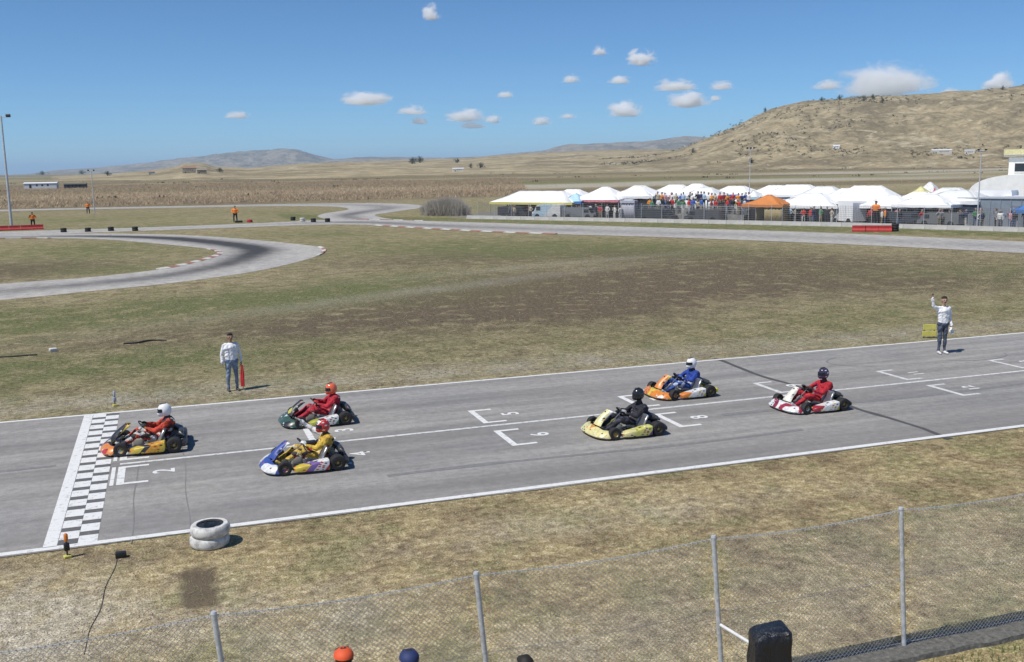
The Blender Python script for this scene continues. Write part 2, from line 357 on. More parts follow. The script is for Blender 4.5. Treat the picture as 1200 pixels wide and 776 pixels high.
def hill(pts, dist, front, back, plateau, seed, material, rough=1.0, na=150, nr=60):
    prof = [sky_to(px, py, dist) for px, py in pts]
    az = np.array([p[0] for p in prof]); hh = np.array([p[1] for p in prof])
    A = np.linspace(az[0], az[-1], na); H = np.interp(A, az, hh)
    rr = np.concatenate([np.linspace(front, dist, nr), np.linspace(dist, back, nr//2)[1:]])
    AA, RR = np.meshgrid(A, rr); HH = np.broadcast_to(H, AA.shape)
    X = np.sin(AA)*RR; Y = np.cos(AA)*RR
    u = (RR-front)/(dist-front); w = (RR-dist)/(back-dist)
    s = dist/25.0
    gul = fbm(X/s/1.3, Y/s/1.3, 5, seed); g2 = fbm(X/s/.3, Y/s/.3, 4, seed+3)
    uu = np.clip(u + (gul-.5)*.22*rough*np.sin(np.clip(u, 0, 1)*math.pi), 0, 1)
    fz = .55*sstep(0, 1, uu)+.45*uu**1.5
    bz = np.where(w > 0, 1-(1-plateau)*sstep(0, 1, w)-.0*w, 1)
    Z = HH*np.where(u < 1, fz, bz) + (g2-.5)*HH*.07*rough*np.sin(np.clip(u, 0, 1)*math.pi) + (g2-.5)*HH*.05*rough
    edge = np.clip(np.minimum((AA-A[0]), (A[-1]-AA))/(.06*(A[-1]-A[0])), 0, 1)
    Z = np.where(u <= 0, -6, Z) - 3*(1-sstep(0, .12, u))
    n = AA.shape[1]; k = AA.shape[0]; ii = np.arange(n*k).reshape(k, n)
    F = np.stack([ii[:-1, :-1], ii[:-1, 1:], ii[1:, 1:], ii[1:, :-1]], -1).reshape(-1, 4)
    me = arr_mesh('hill', np.stack([X.ravel(), Y.ravel(), Z.ravel()], -1), F, material, smooth=True)
    BVHS.append(BVHTree.FromPolygons([tuple(p) for p in np.stack([X.ravel(), Y.ravel(), Z.ravel()], -1).tolist()], F.tolist()))
    return tag(link('hill', me), kind='structure')
HM = hill_mat('dry_hillside', (.335, .275, .17), (.215, .178, .112), (.46, .40, .28), 1.0)
HM2 = hill_mat('far_hillside', (.28, .24, .18), (.15, .14, .115), (.37, .33, .28), .35)
HM3 = hill_mat('low_rise_fields', (.37, .305, .185), (.24, .195, .118), (.50, .43, .30), .5)
mesa = hill([(700, 187), (740, 184), (775, 180), (800, 174), (822, 164), (850, 153), (880, 139), (905, 127), (925, 122), (945, 119), (975, 117), (1010, 114), (1060, 112), (1130, 107), (1200, 101), (1260, 92), (1340, 82), (1440, 80), (1540, 96), (1650, 140), (1760, 186)], 1500, 880, 2600, .9, 3, HM, 1.05, 260, 110)
hill([(300, 204), (360, 194), (430, 189), (500, 187), (540, 185.5), (575, 183), (620, 180), (680, 177), (750, 175), (800, 175), (850, 178), (900, 190)], 2700, 750, 4200, .5, 11, HM3, .8, 130, 50)
hill([(60, 208), (130, 203.5), (175, 200), (208, 195), (214, 191.5), (240, 191), (250, 195), (290, 197), (350, 192), (400, 190), (450, 190), (520, 196)], 1900, 650, 2700, .5, 14, HM3, 1.0, 140, 50)
hill([(20, 206), (40, 203), (70, 199), (110, 197), (150, 193), (180, 190), (215, 185), (240, 183), (262, 180), (280, 178), (300, 177), (325, 175), (345, 174.5), (358, 178), (375, 183), (392, 187), (440, 200)], 9000, 6200, 12500, .4, 17, HM2, 3.2, 200, 60)
hill([(340, 200), (390, 187), (430, 184), (470, 184), (520, 185), (560, 184), (600, 180), (640, 176), (662, 170), (700, 168), (740, 167), (775, 164), (805, 160), (825, 161), (860, 168), (940, 190)], 7000, 5000, 9500, .5, 23, HM2, 2.5, 200, 50)

# ------------------------------------------------------------------ roads
def sheet(name, poly, z, m, parent=None):
    me = bpy.data.meshes.new(name); me.from_pydata([(x, y, z) for x, y in poly], [], [tuple(range(len(poly)))]); me.materials.append(m)
    bm = bmesh.new(); bm.from_mesh(me); bmesh.ops.recalc_face_normals(bm, faces=bm.faces)
    for f in bm.faces:
        if f.normal.z < 0: f.normal_flip()
    bm.to_mesh(me); bm.free(); return link(name, me, parent)
def rect(x0, x1, y0, y1): return [(x0, y0), (x1, y0), (x1, y1), (x0, y1)]
# start straight: many columns so that edges stay crisp and slightly ragged against the grass
xs = np.linspace(-90, 150, 481); rag1 = (fbm(xs/2.2, xs*0+3, 4, 41)-.5)*.22; rag2 = (fbm(xs/2.2, xs*0+9, 4, 43)-.5)*.3
ys = np.linspace(0, 1, 9); VX = np.repeat(xs[:, None], 9, 1); VY = (17.74+rag1*.35)[:, None]*(1-ys)[None]+(27.98+rag2*.5)[:, None]*ys[None]
n9 = np.arange(len(xs)*9).reshape(len(xs), 9); F = np.stack([n9[:-1, :-1], n9[1:, :-1], n9[1:, 1:], n9[:-1, 1:]], -1).reshape(-1, 4)
straight = tag(link('start_straight', arr_mesh('start_straight', np.stack([VX.ravel(), VY.ravel(), np.full(VX.size, .012)], -1), F, M['asphalt'])), kind='structure')
for y, w in ((27.87, .13), (17.86, .16)): sheet('edge_line', rect(-90, 150, y-w/2, y+w/2), .017, M['line'], straight)
sheet('centre_line', rect(-1.28, 150, 22.72-.06, 22.72+.06), .017, M['line_worn'], straight)
sheet('start_bar', rect(-2.34, -2.12, 17.92, 27.8), .017, M['line'], straight)
for i in range(32):
    a = 17.95+i*.308
    for k, x0 in enumerate((-2.11, -1.79)):
        e0, e1 = ((0, .304) if (i+k) % 2 else (0, .304))
        hd = .05 if (i+k) % 2 else 0   # white squares were painted over the edges of the dark ones
        sheet('checker_square', rect(x0, x0+.315, a-hd, a+.304+hd), .0172 if hd else .0166, M['line'] if hd else M['check_dark'], straight)
def flat_text(ch, loc, size, parent):
    cu = bpy.data.curves.new('t', 'FONT'); cu.body = ch; cu.size = size; cu.align_x = 'CENTER'; cu.align_y = 'CENTER'; cu.extrude = 0; cu.offset = .012
    o = bpy.data.objects.new('t', cu); COL.objects.link(o); bpy.context.view_layer.update()
    me = bpy.data.meshes.new_from_object(o.evaluated_get(bpy.context.evaluated_depsgraph_get())); bpy.data.objects.remove(o)
    me.materials.clear(); me.materials.append(M['line']); g = link('grid_number', me, parent)
    g.location = (*loc, .018); g.rotation_euler = (0, 0, R(90)); return g
for k in range(8):
    x = -1.42+k*4.28+(.12 if k == 0 else 0)
    far_n, near_n = str(2*k+1), str(2*k+2)
    for (y0, y1), nn in (((23.0, 24.4), far_n), ((20.82, 22.24), near_n)):
        if k == 0 and nn == '2': y0, y1 = 21.15, 22.5
        w = .15
        b = MB(); loop = [(x, y0), (x+.62, y0), (x+.62, y0+w*.8), (x+w, y0+w*.8), (x+w, y1-w*.8), (x+.62, y1-w*.8), (x+.62, y1), (x, y1)]
        b.add([(p[0], p[1], .0175) for p in loop], [(0, 1, 2, 3), (0, 3, 4, 7), (4, 5, 6, 7)]); b.build('grid_bracket', M['line_worn'] if k > 3 else M['line'], straight, 0)
        if k == 0: sheet('grid_bar', rect(x-.13, x-.05, y0, y1), .0175, M['line'], straight)
        flat_text(nn, (x+.95, (y0+y1)/2), .62 if len(nn) == 1 else .5, straight)
def strip(name, pts, w, z, m, parent):
    b = MB(); L = []
    for i, p in enumerate(pts):
        a = Vector(pts[max(i-1, 0)]); c = Vector(pts[min(i+1, len(pts)-1)]); t_ = (c-a).normalized(); n_ = Vector((-t_.y, t_.x)); ww = w*(.7+.6*random.random())
        L.append([Vector((*(Vector(p)-n_*ww/2), z)), Vector((*(Vector(p)+n_*ww/2), z))])
    return b.grid(L).build(name, m, parent, 0)
strip('tar_seam', [(16.58+.08*math.sin(i*.7)+random.uniform(-.02, .02), 17.6+i*.5) for i in range(22)], .16, .0155, M['tar'], straight)
for x0, w in ((-.92, .022), (.05, .018)):
    strip('tar_seam', [(x0+.02*math.sin(i*.9), 17.6+i*.5) for i in range(18)], w, .0155, M['tar_thin'], straight)
for j, (y0, xa, xb, w) in enumerate(((23.25, -14, -2.6, .14), (19.6, 4, 14, .16), (21.4, 13, 24, .18))):
    strip('tyre_mark', [(xa+(xb-xa)*i/14, y0+.12*math.sin(i*.35+j)) for i in range(15)], w, .0152+.0001*j, M['tar_thin'], straight)
strip('tyre_mark', [(21.4+1.9*math.cos(a)*1.0, 25.9+.95*math.sin(a)) for a in np.linspace(2.2, 4.3, 12)], .07, .0162, M['tar_thin'], straight)
strip('tyre_mark', [(24.4+1.3*math.cos(a), 25.2+.7*math.sin(a)) for a in np.linspace(3.6, 6.2, 12)], .06, .0163, M['tar_thin'], straight)

def ribbon(name, left, right, z, m, nsub=10, nacross=12, groove=None):
    def dense(P):
        P = np.array(P, float); k = len(P); tt = np.linspace(0, k-1, (k-1)*nsub+1); i = np.clip(np.floor(tt).astype(int), 0, k-2); u = (tt-i)[:, None]
        p0 = P[np.clip(i-1, 0, k-1)]; p1 = P[i]; p2 = P[i+1]; p3 = P[np.clip(i+2, 0, k-1)]
        return .5*((2*p1)+(-p0+p2)*u+(2*p0-5*p1+4*p2-p3)*u*u+(-p0+3*p1-3*p2+p3)*u**3)
    L, Rr = dense(left), dense(right); s = np.linspace(0, 1, nacross)[None, :, None]
    G = L[:, None, :]*(1-s)+Rr[:, None, :]*s; a, b = G.shape[:2]
    n_ = np.arange(a*b).reshape(a, b); F = np.stack([n_[:-1, :-1], n_[1:, :-1], n_[1:, 1:], n_[:-1, 1:]], -1).reshape(-1, 4)
    me = arr_mesh(name, np.concatenate([G.reshape(-1, 2), np.full((a*b, 1), z)], 1), F, m)
    rub = np.zeros((a, b))
    if groove:
        t_ = np.linspace(0, 1, a)[:, None]; c = np.interp(t_, [g[0] for g in groove], [g[1] for g in groove]); st = np.interp(t_, [g[0] for g in groove], [g[2] for g in groove])
        rub = st*np.exp(-((s[:, :, 0]-c)/.2)**2)
    fa = me.attributes.new('rubber', 'FLOAT', 'POINT'); fa.data.foreach_set('value', rub.astype(np.float32).ravel())
    bm = bmesh.new(); bm.from_mesh(me)
    for f in bm.faces:
        if f.normal.z < 0: f.normal_flip()
    bm.to_mesh(me); bm.free()
    return tag(link(name, me), kind='structure'), L, Rr
outer = [(-60, 38), (-30, 48), (-8.2, 56), (-4.3, 57.9), (.1, 60.1), (5.25, 64.8), (9.4, 71.8), (11.5, 77.9), (11.7, 83.5), (8.9, 91.5), (4.3, 101.5), (-1.15, 109), (-8, 114.4), (-16.3, 117), (-45, 122), (-80, 126)]
inner = [(-62, 46), (-31, 56.5), (-9.3, 64.4), (-4.8, 65.8), (-.6, 69.0), (1.9, 73.6), (3.5, 78.2), (3.9, 81.5), (3.1, 85.8), (.3, 92.2), (-2.6, 98), (-5.6, 103.2), (-10, 107.6), (-16.4, 110.4), (-45, 115), (-80, 119)]
hp, HL, HR = ribbon('hairpin_road', outer, inner, .010, M['asphalt_old'], groove=[(0, .5, .4), (.25, .5, .8), (.42, .68, 1.2), (.52, .6, 1.4), (.6, .5, 1.5), (.68, .45, 1.5), (.76, .55, 1.3), (.85, .6, .6), (1, .5, .3)])
up_n = [(-80, 117.5), (-40, 116.5), (-16, 115.6), (.5, 116), (9.7, 116.6), (17, 116.2), (21.5, 112.6), (25.5, 103), (31.4, 90.8), (41.9, 76.4), (49.4, 63.4), (54.4, 52), (60, 38), (66, 20)]
up_f = [(-80, 125.5), (-40, 124.4), (-17.5, 123.6), (-4, 122.8), (10.3, 124), (19, 126.6), (26, 122.5), (31.5, 113.4), (42.7, 96.3), (52.8, 80.5), (57.5, 71), (61.8, 59.5), (67, 45), (73, 27)]
bs, UL, UR = ribbon('back_straight_road', up_n, up_f, .018, M['asphalt_old'], groove=[(0, .5, .1), (.3, .5, .2), (.42, .45, .8), (.52, .4, .7), (.65, .45, .35), (1, .5, .2)])
ribbon('loop_road', [(-90, 196), (-27, 193), (1.2, 187.5), (18, 182), (27, 172), (27.5, 158), (22, 146), (19.5, 136), (20, 124)], [(-90, 203), (-27, 201), (3, 195.5), (24, 190), (38, 181), (41, 162), (31.5, 144), (27, 135), (27, 122)], .014, M['asphalt_old'], groove=[(0, .5, .1), (.5, .5, .4), (.8, .5, .9), (1, .5, .5)])
t = NT('pale_gravel'); v = t.coord('Object'); c = t.ramp(t.noise(v, .7, 6, .7), [(.3, (.15, .14, .12)), (.7, (.26, .245, .22))]); t.bump(t.noise(v, 12, 4), .5, .03); M['gravel'] = t.out(c, .95, 0, .1)
tag(sheet('gravel_apron', [(34, 124.5), (39.6, 116.6), (52, 99.5), (63.8, 83), (71, 69.5), (79, 53), (112, 62), (104, 100), (74, 138), (60, 150), (47, 139)], .008, M['gravel']), kind='structure')
# kerbs: red and white blocks
M['kerb_white'] = mat('kerb_white', (.60, .58, .54), .8, .25, 1.5); M['kerb_red'] = mat('kerb_red', (.36, .17, .13), .8, .4, 1.5)
kerb_me = {}
def kerb_block_mesh(L, w, m):
    b = MB(); h = .07
    b.loft([[Vector((x, -w/2, 0)), Vector((x, w/2, 0)), Vector((x, w/2, h)), Vector((x, w*.1, h*.9)), Vector((x, -w/2, .02))] for x in (-L/2, L/2)]); return b.mesh('kerb_block', m, 0)
def kerb(name, P, step, w, z, label):
    root = empty(name, (*P[0], z), 0, label, 'kerb'); P = [Vector(p) for p in P]
    seg = [(P[i+1]-P[i]).length for i in range(len(P)-1)]; T = sum(seg); n = int(T/step); key = (round(step, 2), w)
    if key not in kerb_me: kerb_me[key] = [kerb_block_mesh(step*.985, w, M['kerb_white']), kerb_block_mesh(step*.985, w, M['kerb_red'])]
    for i in range(n):
        s = (i+.5)*T/n; k = 0
        while k < len(seg)-1 and s > seg[k]: s -= seg[k]; k += 1
        p = P[k].lerp(P[k+1], s/seg[k]); d = P[k+1]-P[k]
        o = link('kerb_block', kerb_me[key][i % 2], root); o.location = (p.x-P[0].x, p.y-P[0].y, 0); o.rotation_euler = (0, 0, math.atan2(d.y, d.x))
    return root
def sub(A, i0, i1, st, off=0.0):
    Q = A[i0:i1:st]; return [tuple(q) for q in Q]
kerb('kerb', sub(HR, 40, 80, 3), 1.1, .42, .012, 'red and white kerb on the inside of the left hairpin')
kerb('kerb', sub(HL, 64, 82, 3)[::-1], 1.6, .28, .012, 'pale kerb at the outer tip of the left hairpin')
kerb('kerb', sub(UL, 62, 86, 3), 1.5, .5, .019, 'red and white kerb along the near edge of the back straight')
kerb('kerb', sub(UR, 55, 69, 3)[::-1], 1.6, .5, .019, 'red and white kerb across the back straight by the thicket')
kerb('kerb', sub(HR, 122, 142, 3), 1.5, .6, .014, 'faded red and white kerb where the hairpin joins the upper road')

# ------------------------------------------------------------------ bodies
def cap_mesh(b, p0, r0_, p1, r1_, n=12):
    p0, p1 = Vector(p0), Vector(p1); d = p1-p0; L = d.length
    if L < 1e-5: b.ellipsoid(p0, (r0_, r0_, r0_), 0, n, 8); return
    d.normalize(); a = d.orthogonal().normalized(); c = d.cross(a); rings = []
    for k in range(5):
        t_ = R(-80+20*k); rings.append((p0+d*(r0_*math.sin(t_)), r0_*math.cos(t_)))
    for k in range(5):
        t_ = R(0+20*k); rings.append((p1+d*(r1_*math.sin(t_)), r1_*math.cos(t_)))
    b.loft([[q+(a*math.cos(2*math.pi*j/n)+c*math.sin(2*math.pi*j/n))*rr for j in range(n)] for q, rr in rings])
def body_mesh(name, caps, mats, voxel, smooth=3, folds=(0, 1)):
    """tapered limbs fused by a voxel remesh into one continuous skin; colour by nearest limb"""
    b = MB()
    for c in caps: cap_mesh(b, *c[:4])
    me = b.mesh('tmp', mats, 0); o = bpy.data.objects.new('tmp', me); COL.objects.link(o)
    m = o.modifiers.new('r', 'REMESH'); m.mode = 'VOXEL'; m.voxel_size = voxel
    if smooth: s = o.modifiers.new('s', 'SMOOTH'); s.iterations = smooth; s.factor = .5
    bpy.context.view_layer.update(); out = bpy.data.meshes.new_from_object(o.evaluated_get(bpy.context.evaluated_depsgraph_get()))
    bpy.data.objects.remove(o); bpy.data.meshes.remove(me); out.name = name
    n = len(out.polygons); C = np.empty(n*3); out.polygons.foreach_get('center', C); C = C.reshape(-1, 3)
    best = np.full(n, 1e9); idx = np.zeros(n, int)
    for c in caps:
        p, q = np.array(c[0], float), np.array(c[2], float); d = q-p; L2 = max(d@d, 1e-9); t_ = np.clip(((C-p)@d)/L2, 0, 1)
        dist = np.linalg.norm(C-(p+t_[:, None]*d), axis=1)-(c[1]+(c[3]-c[1])*t_); k = dist < best; best[k] = dist[k]; idx[k] = c[4]
    if voxel < .012:   # loose folds in the clothing
        nv = len(out.vertices); P = np.empty(nv*3); out.vertices.foreach_get('co', P); P = P.reshape(-1, 3); Nn = np.empty(nv*3); out.vertices.foreach_get('normal', Nn); Nn = Nn.reshape(-1, 3)
        cloth = np.zeros(nv); vi = np.empty(len(out.loops), np.int32); out.loops.foreach_get('vertex_index', vi); pl = np.empty(n, np.int32); out.polygons.foreach_get('loop_total', pl)
        np.maximum.at(cloth, vi, np.repeat(np.isin(idx, folds).astype(float), pl))
        f1 = fbm(P[:, 0]*9+P[:, 1]*5, P[:, 2]*14+P[:, 1]*6, 3, 3)-.5; f2 = fbm(P[:, 1]*16+P[:, 2]*7, P[:, 0]*16-P[:, 2]*9, 2, 8)-.5
        P += Nn*((f1*.042+f2*.02)*cloth)[:, None]; out.vertices.foreach_set('co', P.ravel()); out.update()
    out.materials.clear()
    for x in mats: out.materials.append(x)
    out.polygons.foreach_set('material_index', idx.astype(np.int32)); out.shade_smooth(); return out
def hand(w, d, nrm, side, slot, curl=.5, s=1.0):
    w, d, nrm = Vector(w), Vector(d).normalized(), Vector(nrm).normalized(); a = d.cross(nrm).normalized()*side; C = []
    for k in (-.026, -.009, .009, .026): C.append((w+d*.015+a*k*.7, .016*s, w+d*.085*s+a*k, .0125*s, slot))
    for k, L in ((-.030, .058), (-.010, .076), (.010, .082), (.030, .072)):
        p = w+d*.088*s+a*k*1.1; d1 = (d+nrm*curl*.8).normalized(); q = p+d1*L*.5; d2 = (d+nrm*curl*2.2).normalized()
        C.append((p, .0092, q, .0088, slot)); C.append((q, .0088, q+d2*L*.5, .0078, slot))
    tb = w+d*.03+a*.03; q = tb+(d*.7+a*.7+nrm*.2).normalized()*.045
    C += [(tb, .013, q, .0105, slot), (q, .0105, q+(d+nrm*.5+a*.1).normalized()*.034, .009, slot)]
    return C
# slots: 0 top, 1 trousers, 2 skin, 3 hair, 4 shoes, 5 eyes and brows
def head_caps(c, yaw=0.0, cap=False):
    c = Vector(c); Rm = Matrix.Rotation(yaw, 3, 'Z')
    P = lambda x, y, z: c+Rm @ Vector((x, y, z))
    L = [(P(0, .01, .02), .088, P(0, .01, .02), .088, 2), (P(0, -.02, -.02), .076, P(0, -.035, -.065), .05, 2), (P(0, -.092, .0), .010, P(0, -.112, -.022), .013, 2),
         (P(.086, .015, -.005), .018, P(.088, .02, .02), .018, 2), (P(-.086, .015, -.005), .018, P(-.088, .02, .02), .018, 2),
         (P(.03, -.086, .018), .011, P(.036, -.085, .018), .011, 5), (P(-.03, -.086, .018), .011, P(-.036, -.085, .018), .011, 5),
         (P(-.018, -.088, -.052), .008, P(.018, -.088, -.052), .008, 5),
         (P(0, .02, .05), .088, P(0, .045, .02), .084, 3), (P(0, .05, -.02), .07, P(0, .06, -.04), .06, 3), (P(-.04, -.035, .085), .035, P(.04, -.035, .085), .035, 3)]
    return L
def stander(stance=.11, larm=None, rarm=None, curl=.5, headyaw=0.0, lean=0.0, lhand=None, rhand=None, bulk=1.0):
    """facing -Y, 1.78 m; arms as (elbow, wrist, hand dir, palm normal)"""
    C = []
    for s in (-1, 1):
        C += [((s*.085, 0, .90), .088*bulk, (s*stance, -.012, .50), .060, 1), ((s*stance, -.012, .50), .060, (s*(stance+.01), .02, .10), .046, 1),
              ((s*(stance+.01), .045, .045), .040, (s*(stance+.03), -.145, .036), .034, 4), ((s*(stance+.01), .02, .10), .04, (s*(stance+.015), .0, .06), .042, 4)]
        C += [((s*.05*bulk, .0, 1.02), .108*bulk, (s*.085*bulk, .01, 1.34), .112*bulk, 0), ((s*.14, .01, 1.425), .06, (s*.18, .01, 1.40), .062, 0)]
    C += [((0, -.012, 1.03), .112*bulk, (0, -.012, 1.34), .118*bulk, 0), ((-.075, 0, .93), .112*bulk, (.075, 0, .93), .112*bulk, 1), ((-.05, 0, 1.0), .112*bulk, (.05, 0, 1.0), .112*bulk, 0), ((-.13, .01, 1.41), .068, (.13, .01, 1.41), .068, 0),
          ((0, .012, 1.45), .052, (0, -.002, 1.57), .05, 2)]
    C += head_caps((0, -.005, 1.655), headyaw)
    for s, arm in ((1, larm), (-1, rarm)):
        e, w, hd, hn = arm or ((s*.255, .04, 1.13), (s*.275, -.03, .885), (s*.02, -.03, -1), (-s, -.2, 0))
        C += [((s*.19, .01, 1.40), .060, e, .049, 0), (e, .049, w, .037, 0)]
        C += hand(w, hd, hn, s, 2, curl)
    return C
def outfit(name, top, trousers, skin, hair, shoes):
    return [mat('cloth_'+name, top, .9, .12, 10, bump=.5, bd=.02), mat('trousers_'+name, trousers, .9, .55, 7, bump=.5, bd=.02), mat('skin_%02d' % int(skin[0]*100), skin, .6, .08),
            mat('hair_%03d' % int(hair[0]*1000), hair, .7, .2), mat('shoes_%03d' % int(shoes[0]*1000+shoes[2]*100), shoes, .6, .2), mat('eye_dark', (.05, .035, .03), .5, .1)]
SKIN = (.42, .25, .17); SKIN2 = (.33, .19, .125); HAIR = (.018, .014, .012)

def place_person(name, me, loc, rz, h, label, group=None):
    o = link(name, me); o.location = loc; o.rotation_euler = (0, 0, rz); k = h/1.78; o.scale = (k, k, k); return tag(o, label, 'person', group)
# marshal on the left with a rolled red flag in his left hand
me = body_mesh('person', stander(.12, larm=((.285, .05, 1.12), (.285, -.02, .89), (.0, -.1, -1), (-1, -.2, 0)), rarm=((-.275, .04, 1.13), (-.275, -.02, .88), (0, -.05, -1), (1, -.1, 0)), curl=.8, bulk=1.16), outfit('marshal_left', (.78, .78, .80), (.20, .26, .36), SKIN2, HAIR, (.06, .06, .065)), .010)
place_person('person', me, (1.55, 29.45, 0), R(10), 1.70, 'standing person in white shirt and blue jeans on the grass holding a rolled red flag')
k = 1.70/1.78; fl = empty('flag', (1.55+.285*k, 29.42, .80*k), R(10), 'rolled red flag hanging from the hand of the standing person in jeans', 'flag')
b = MB(); b.tube([(.0, -.02, .10), (.005, -.03, -.70)], [.010, .010], 8); b.build('flag_stick', mat('wood_stick', (.35, .25, .14), .7), fl)
b = MB(); rings = []
for i in range(14):
    z = -.02-.62*i/13; rr = .035+.03*math.sin(min(1, i/10)*1.7); rings.append([Vector((.0+rr*(1+.25*math.cos(5*a+i*.4))*math.cos(a)*.8, -.025+rr*.6*math.sin(a)*(1+.3*math.sin(4*a)), z)) for a in np.linspace(0, 2*math.pi, 17)[:-1]])
b.loft(rings).build('flag_cloth', mat('flag_red', (.60, .03, .035), .8, .15, 20), fl)
# starter on the right, right arm raised
me = body_mesh('person', stander(.085, rarm=((-.36, -.03, 1.50), (-.42, -.06, 1.74), (-.1, -.05, 1), (0, -1, .1)), larm=((.25, .06, 1.12), (.24, -.06, .89), (0, -.25, -1), (-1, -.3, 0)), curl=.25, headyaw=R(-15)), outfit('starter', (.80, .80, .80), (.075, .09, .125), SKIN, HAIR, (.66, .66, .65)), .010)
place_person('person', me, (23.8, 25.85, .012), R(-12), 1.90, 'standing person in white shirt and dark jeans on the asphalt with one arm raised')
b = MB(); P = []
for i in range(9):
    P.append([Vector((.03*math.sin(i*.9+j*.5)+(j-3)*.028*(1-.03*i), .03*math.cos(j*1.1+i*.4), -.028*i)) for j in range(7)])
b.grid(P); cl = b.build('cloth', mat('white_cloth', (.78, .78, .76), .85, .1)); cl.location = (24.03, 25.72, .90)
mo = cl.modifiers.new('t', 'SOLIDIFY'); mo.thickness = .012; tag(cl, 'small white cloth in the hand of the person with the raised arm', 'cloth')
# yellow marker board behind the starter
yb = empty('marker_board', (25.58, 28.42, 0), R(-20), 'yellow two-panel marker board on the grass beside the person with the raised arm', 'sign')
YEL = mat('yellow_board', (.62, .56, .13), .6, .2, 6)
for z, w in ((.40, .46), (.16, .50)):
    b = MB(); b.box((0, 0, z), (w, .035, .20), 0, None, .008).build('board', YEL, yb)
for x in (-.18, .18): b = MB(); b.box((x, .035, .26), (.035, .03, .52)).build('leg', M['dark_steel'], yb)

# ------------------------------------------------------------------ karts
def kart_meshes():
    K = {}
    b = MB()   # tyres: lathe about Y, centred
    def tyre(r, w, rim):
        b = MB(); h = w/2
        pr_ = [(rim, -h*.86), (rim+.012, -h*.98), (r*.86, -h*1.0), (r*.955, -h*.93), (r*.99, -h*.76), (r, -h*.4), (r*1.0, 0), (r, h*.4), (r*.99, h*.76), (r*.955, h*.93), (r*.86, h), (rim+.012, h*.98), (rim, h*.86)]
        b.lathe(pr_, axis='y', n=28, cap=False); b.lathe([(rim, -h*.86), (rim, h*.86)], axis='y', n=28, cap=False); return b.mesh('wheel', M['rubber'], 40)
    def rim(rim_r, w, m):
        b = MB(); h = w/2
        b.lathe([(.001, h*.62), (.028, h*.62), (.03, h*.35), (rim_r*.62, h*.28), (rim_r*.86, h*.6), (rim_r*.985, h*.84), (rim_r*1.03, h*.9), (rim_r*1.03, h*.84)], axis='y', n=24, cap=False)
        b.lathe([(.001, -h*.62), (.028, -h*.62), (.03, -h*.35), (rim_r*.62, -h*.28), (rim_r*.86, -h*.6), (rim_r*.985, -h*.84), (rim_r*1.03, -h*.9), (rim_r*1.03, -h*.84)], axis='y', n=24, cap=False)
        for k in range(3):
            a = 2*math.pi*k/3; b.lathe([(.008, h*.3), (.008, h*.5)], (.045*math.cos(a), 0, .045*math.sin(a)), 'y', 6)
        return b.mesh('rim', m, 40)
    K['tf'] = tyre(.140, .135, .066); K['tr'] = tyre(.155, .21, .066)
    K['rf'] = rim(.066, .125, M['gold_rim']); K['rr'] = rim(.066, .195, M['gold_rim'])
    b = MB(); r = .015
    for s in (-1, 1):
        b.tube([(-.78, s*.31, .075), (-.45, s*.31, .06), (-.1, s*.33, .055), (.3, s*.27, .055), (.62, s*.20, .06), (.78, s*.2, .07)], r, 8)
        b.tube([(-.28, s*.33, .055), (-.28, s*.52, .09), (-.2, s*.60, .1), (.2, s*.60, .1), (.3, s*.52, .09), (.3, s*.3, .055)], .01, 6)
        b.tube([(.55, s*.22, .07), (.55, s*.48, .13)], .014, 8)
        b.box((.55, s*.49, .13), (.06, .035, .09), bevel=.006)
    for x in (-.74, -.42, .02, .45, .76): b.tube([(x, -.31 if x < .3 else -.22, .06), (x, .31 if x < .3 else .22, .06)], r, 8)
    b.tube([(.76, -.2, .07), (.86, -.17, .11), (.86, .17, .11), (.76, .2, .07)], .01, 6)
    K['chassis'] = b.mesh('chassis', M['dark_steel'], 40)
    b = MB(); out = [(-.12, .26), (.3, .25), (.72, .19), (.78, .12)]; P = []
    for zz in (.034, .042): P.append([Vector((x, y, zz)) for x, y in out]+[Vector((x, -y, zz)) for x, y in out[::-1]])
    K['floor_tray'] = b.loft(P).mesh('floor_tray', M['steel'], 0)
    b = MB(); b.tube([(-.5, -.56, .142), (-.5, .56, .142)], .02, 12); b.lathe([(.02, -.02), (.09, -.02), (.095, -.003), (.09, .014), (.02, .014)], (-.5, .16, .142), 'y', 20); b.lathe([(.02, -.006), (.105, -.006), (.105, .006), (.02, .006)], (-.5, -.24, .142), 'y', 24)
    K['rear_axle'] = b.mesh('rear_axle', M['steel'], 40)
    # seat: bucket shell
    prof = [(.06, .135), (.0, .105), (-.12, .075), (-.25, .085), (-.35, .15), (-.42, .28), (-.47, .42), (-.51, .56)]
    wing = [.08, .10, .14, .17, .19, .18, .13, .06]; hw = [.17, .18, .19, .2, .205, .205, .2, .17]; P = []
    for i, (x, z) in enumerate(prof):
        a = Vector((prof[min(i+1, 7)][0]-prof[max(i-1, 0)][0], 0, prof[min(i+1, 7)][1]-prof[max(i-1, 0)][1])).normalized(); nn = Vector((a.z, 0, -a.x))
        if nn.z < 0 and i < 4: nn = -nn
        if i >= 4 and nn.x < 0: nn = -nn
        P.append([Vector((x, hw[i]*math.sin(t_*1.45)/math.sin(1.45), z))+nn*wing[i]*abs(t_)**2.4 for t_ in np.linspace(-1, 1, 13)])
    bm = bmesh.new(); b = MB(); b.grid(P); me = b.mesh('seat', M['seat_grey'], 50); bm.from_mesh(me); bmesh.ops.solidify(bm, geom=list(bm.faces), thickness=.012); bm.to_mesh(me); bm.free(); me.shade_smooth(); me.set_sharp_from_angle(angle=R(50)); K['seat'] = me
    # steering
    c0 = Vector((.10, 0, .47)); ax = Vector((-.72, 0, .69)).normalized(); a1 = Vector((0, 1, 0)); a2 = ax.cross(a1)
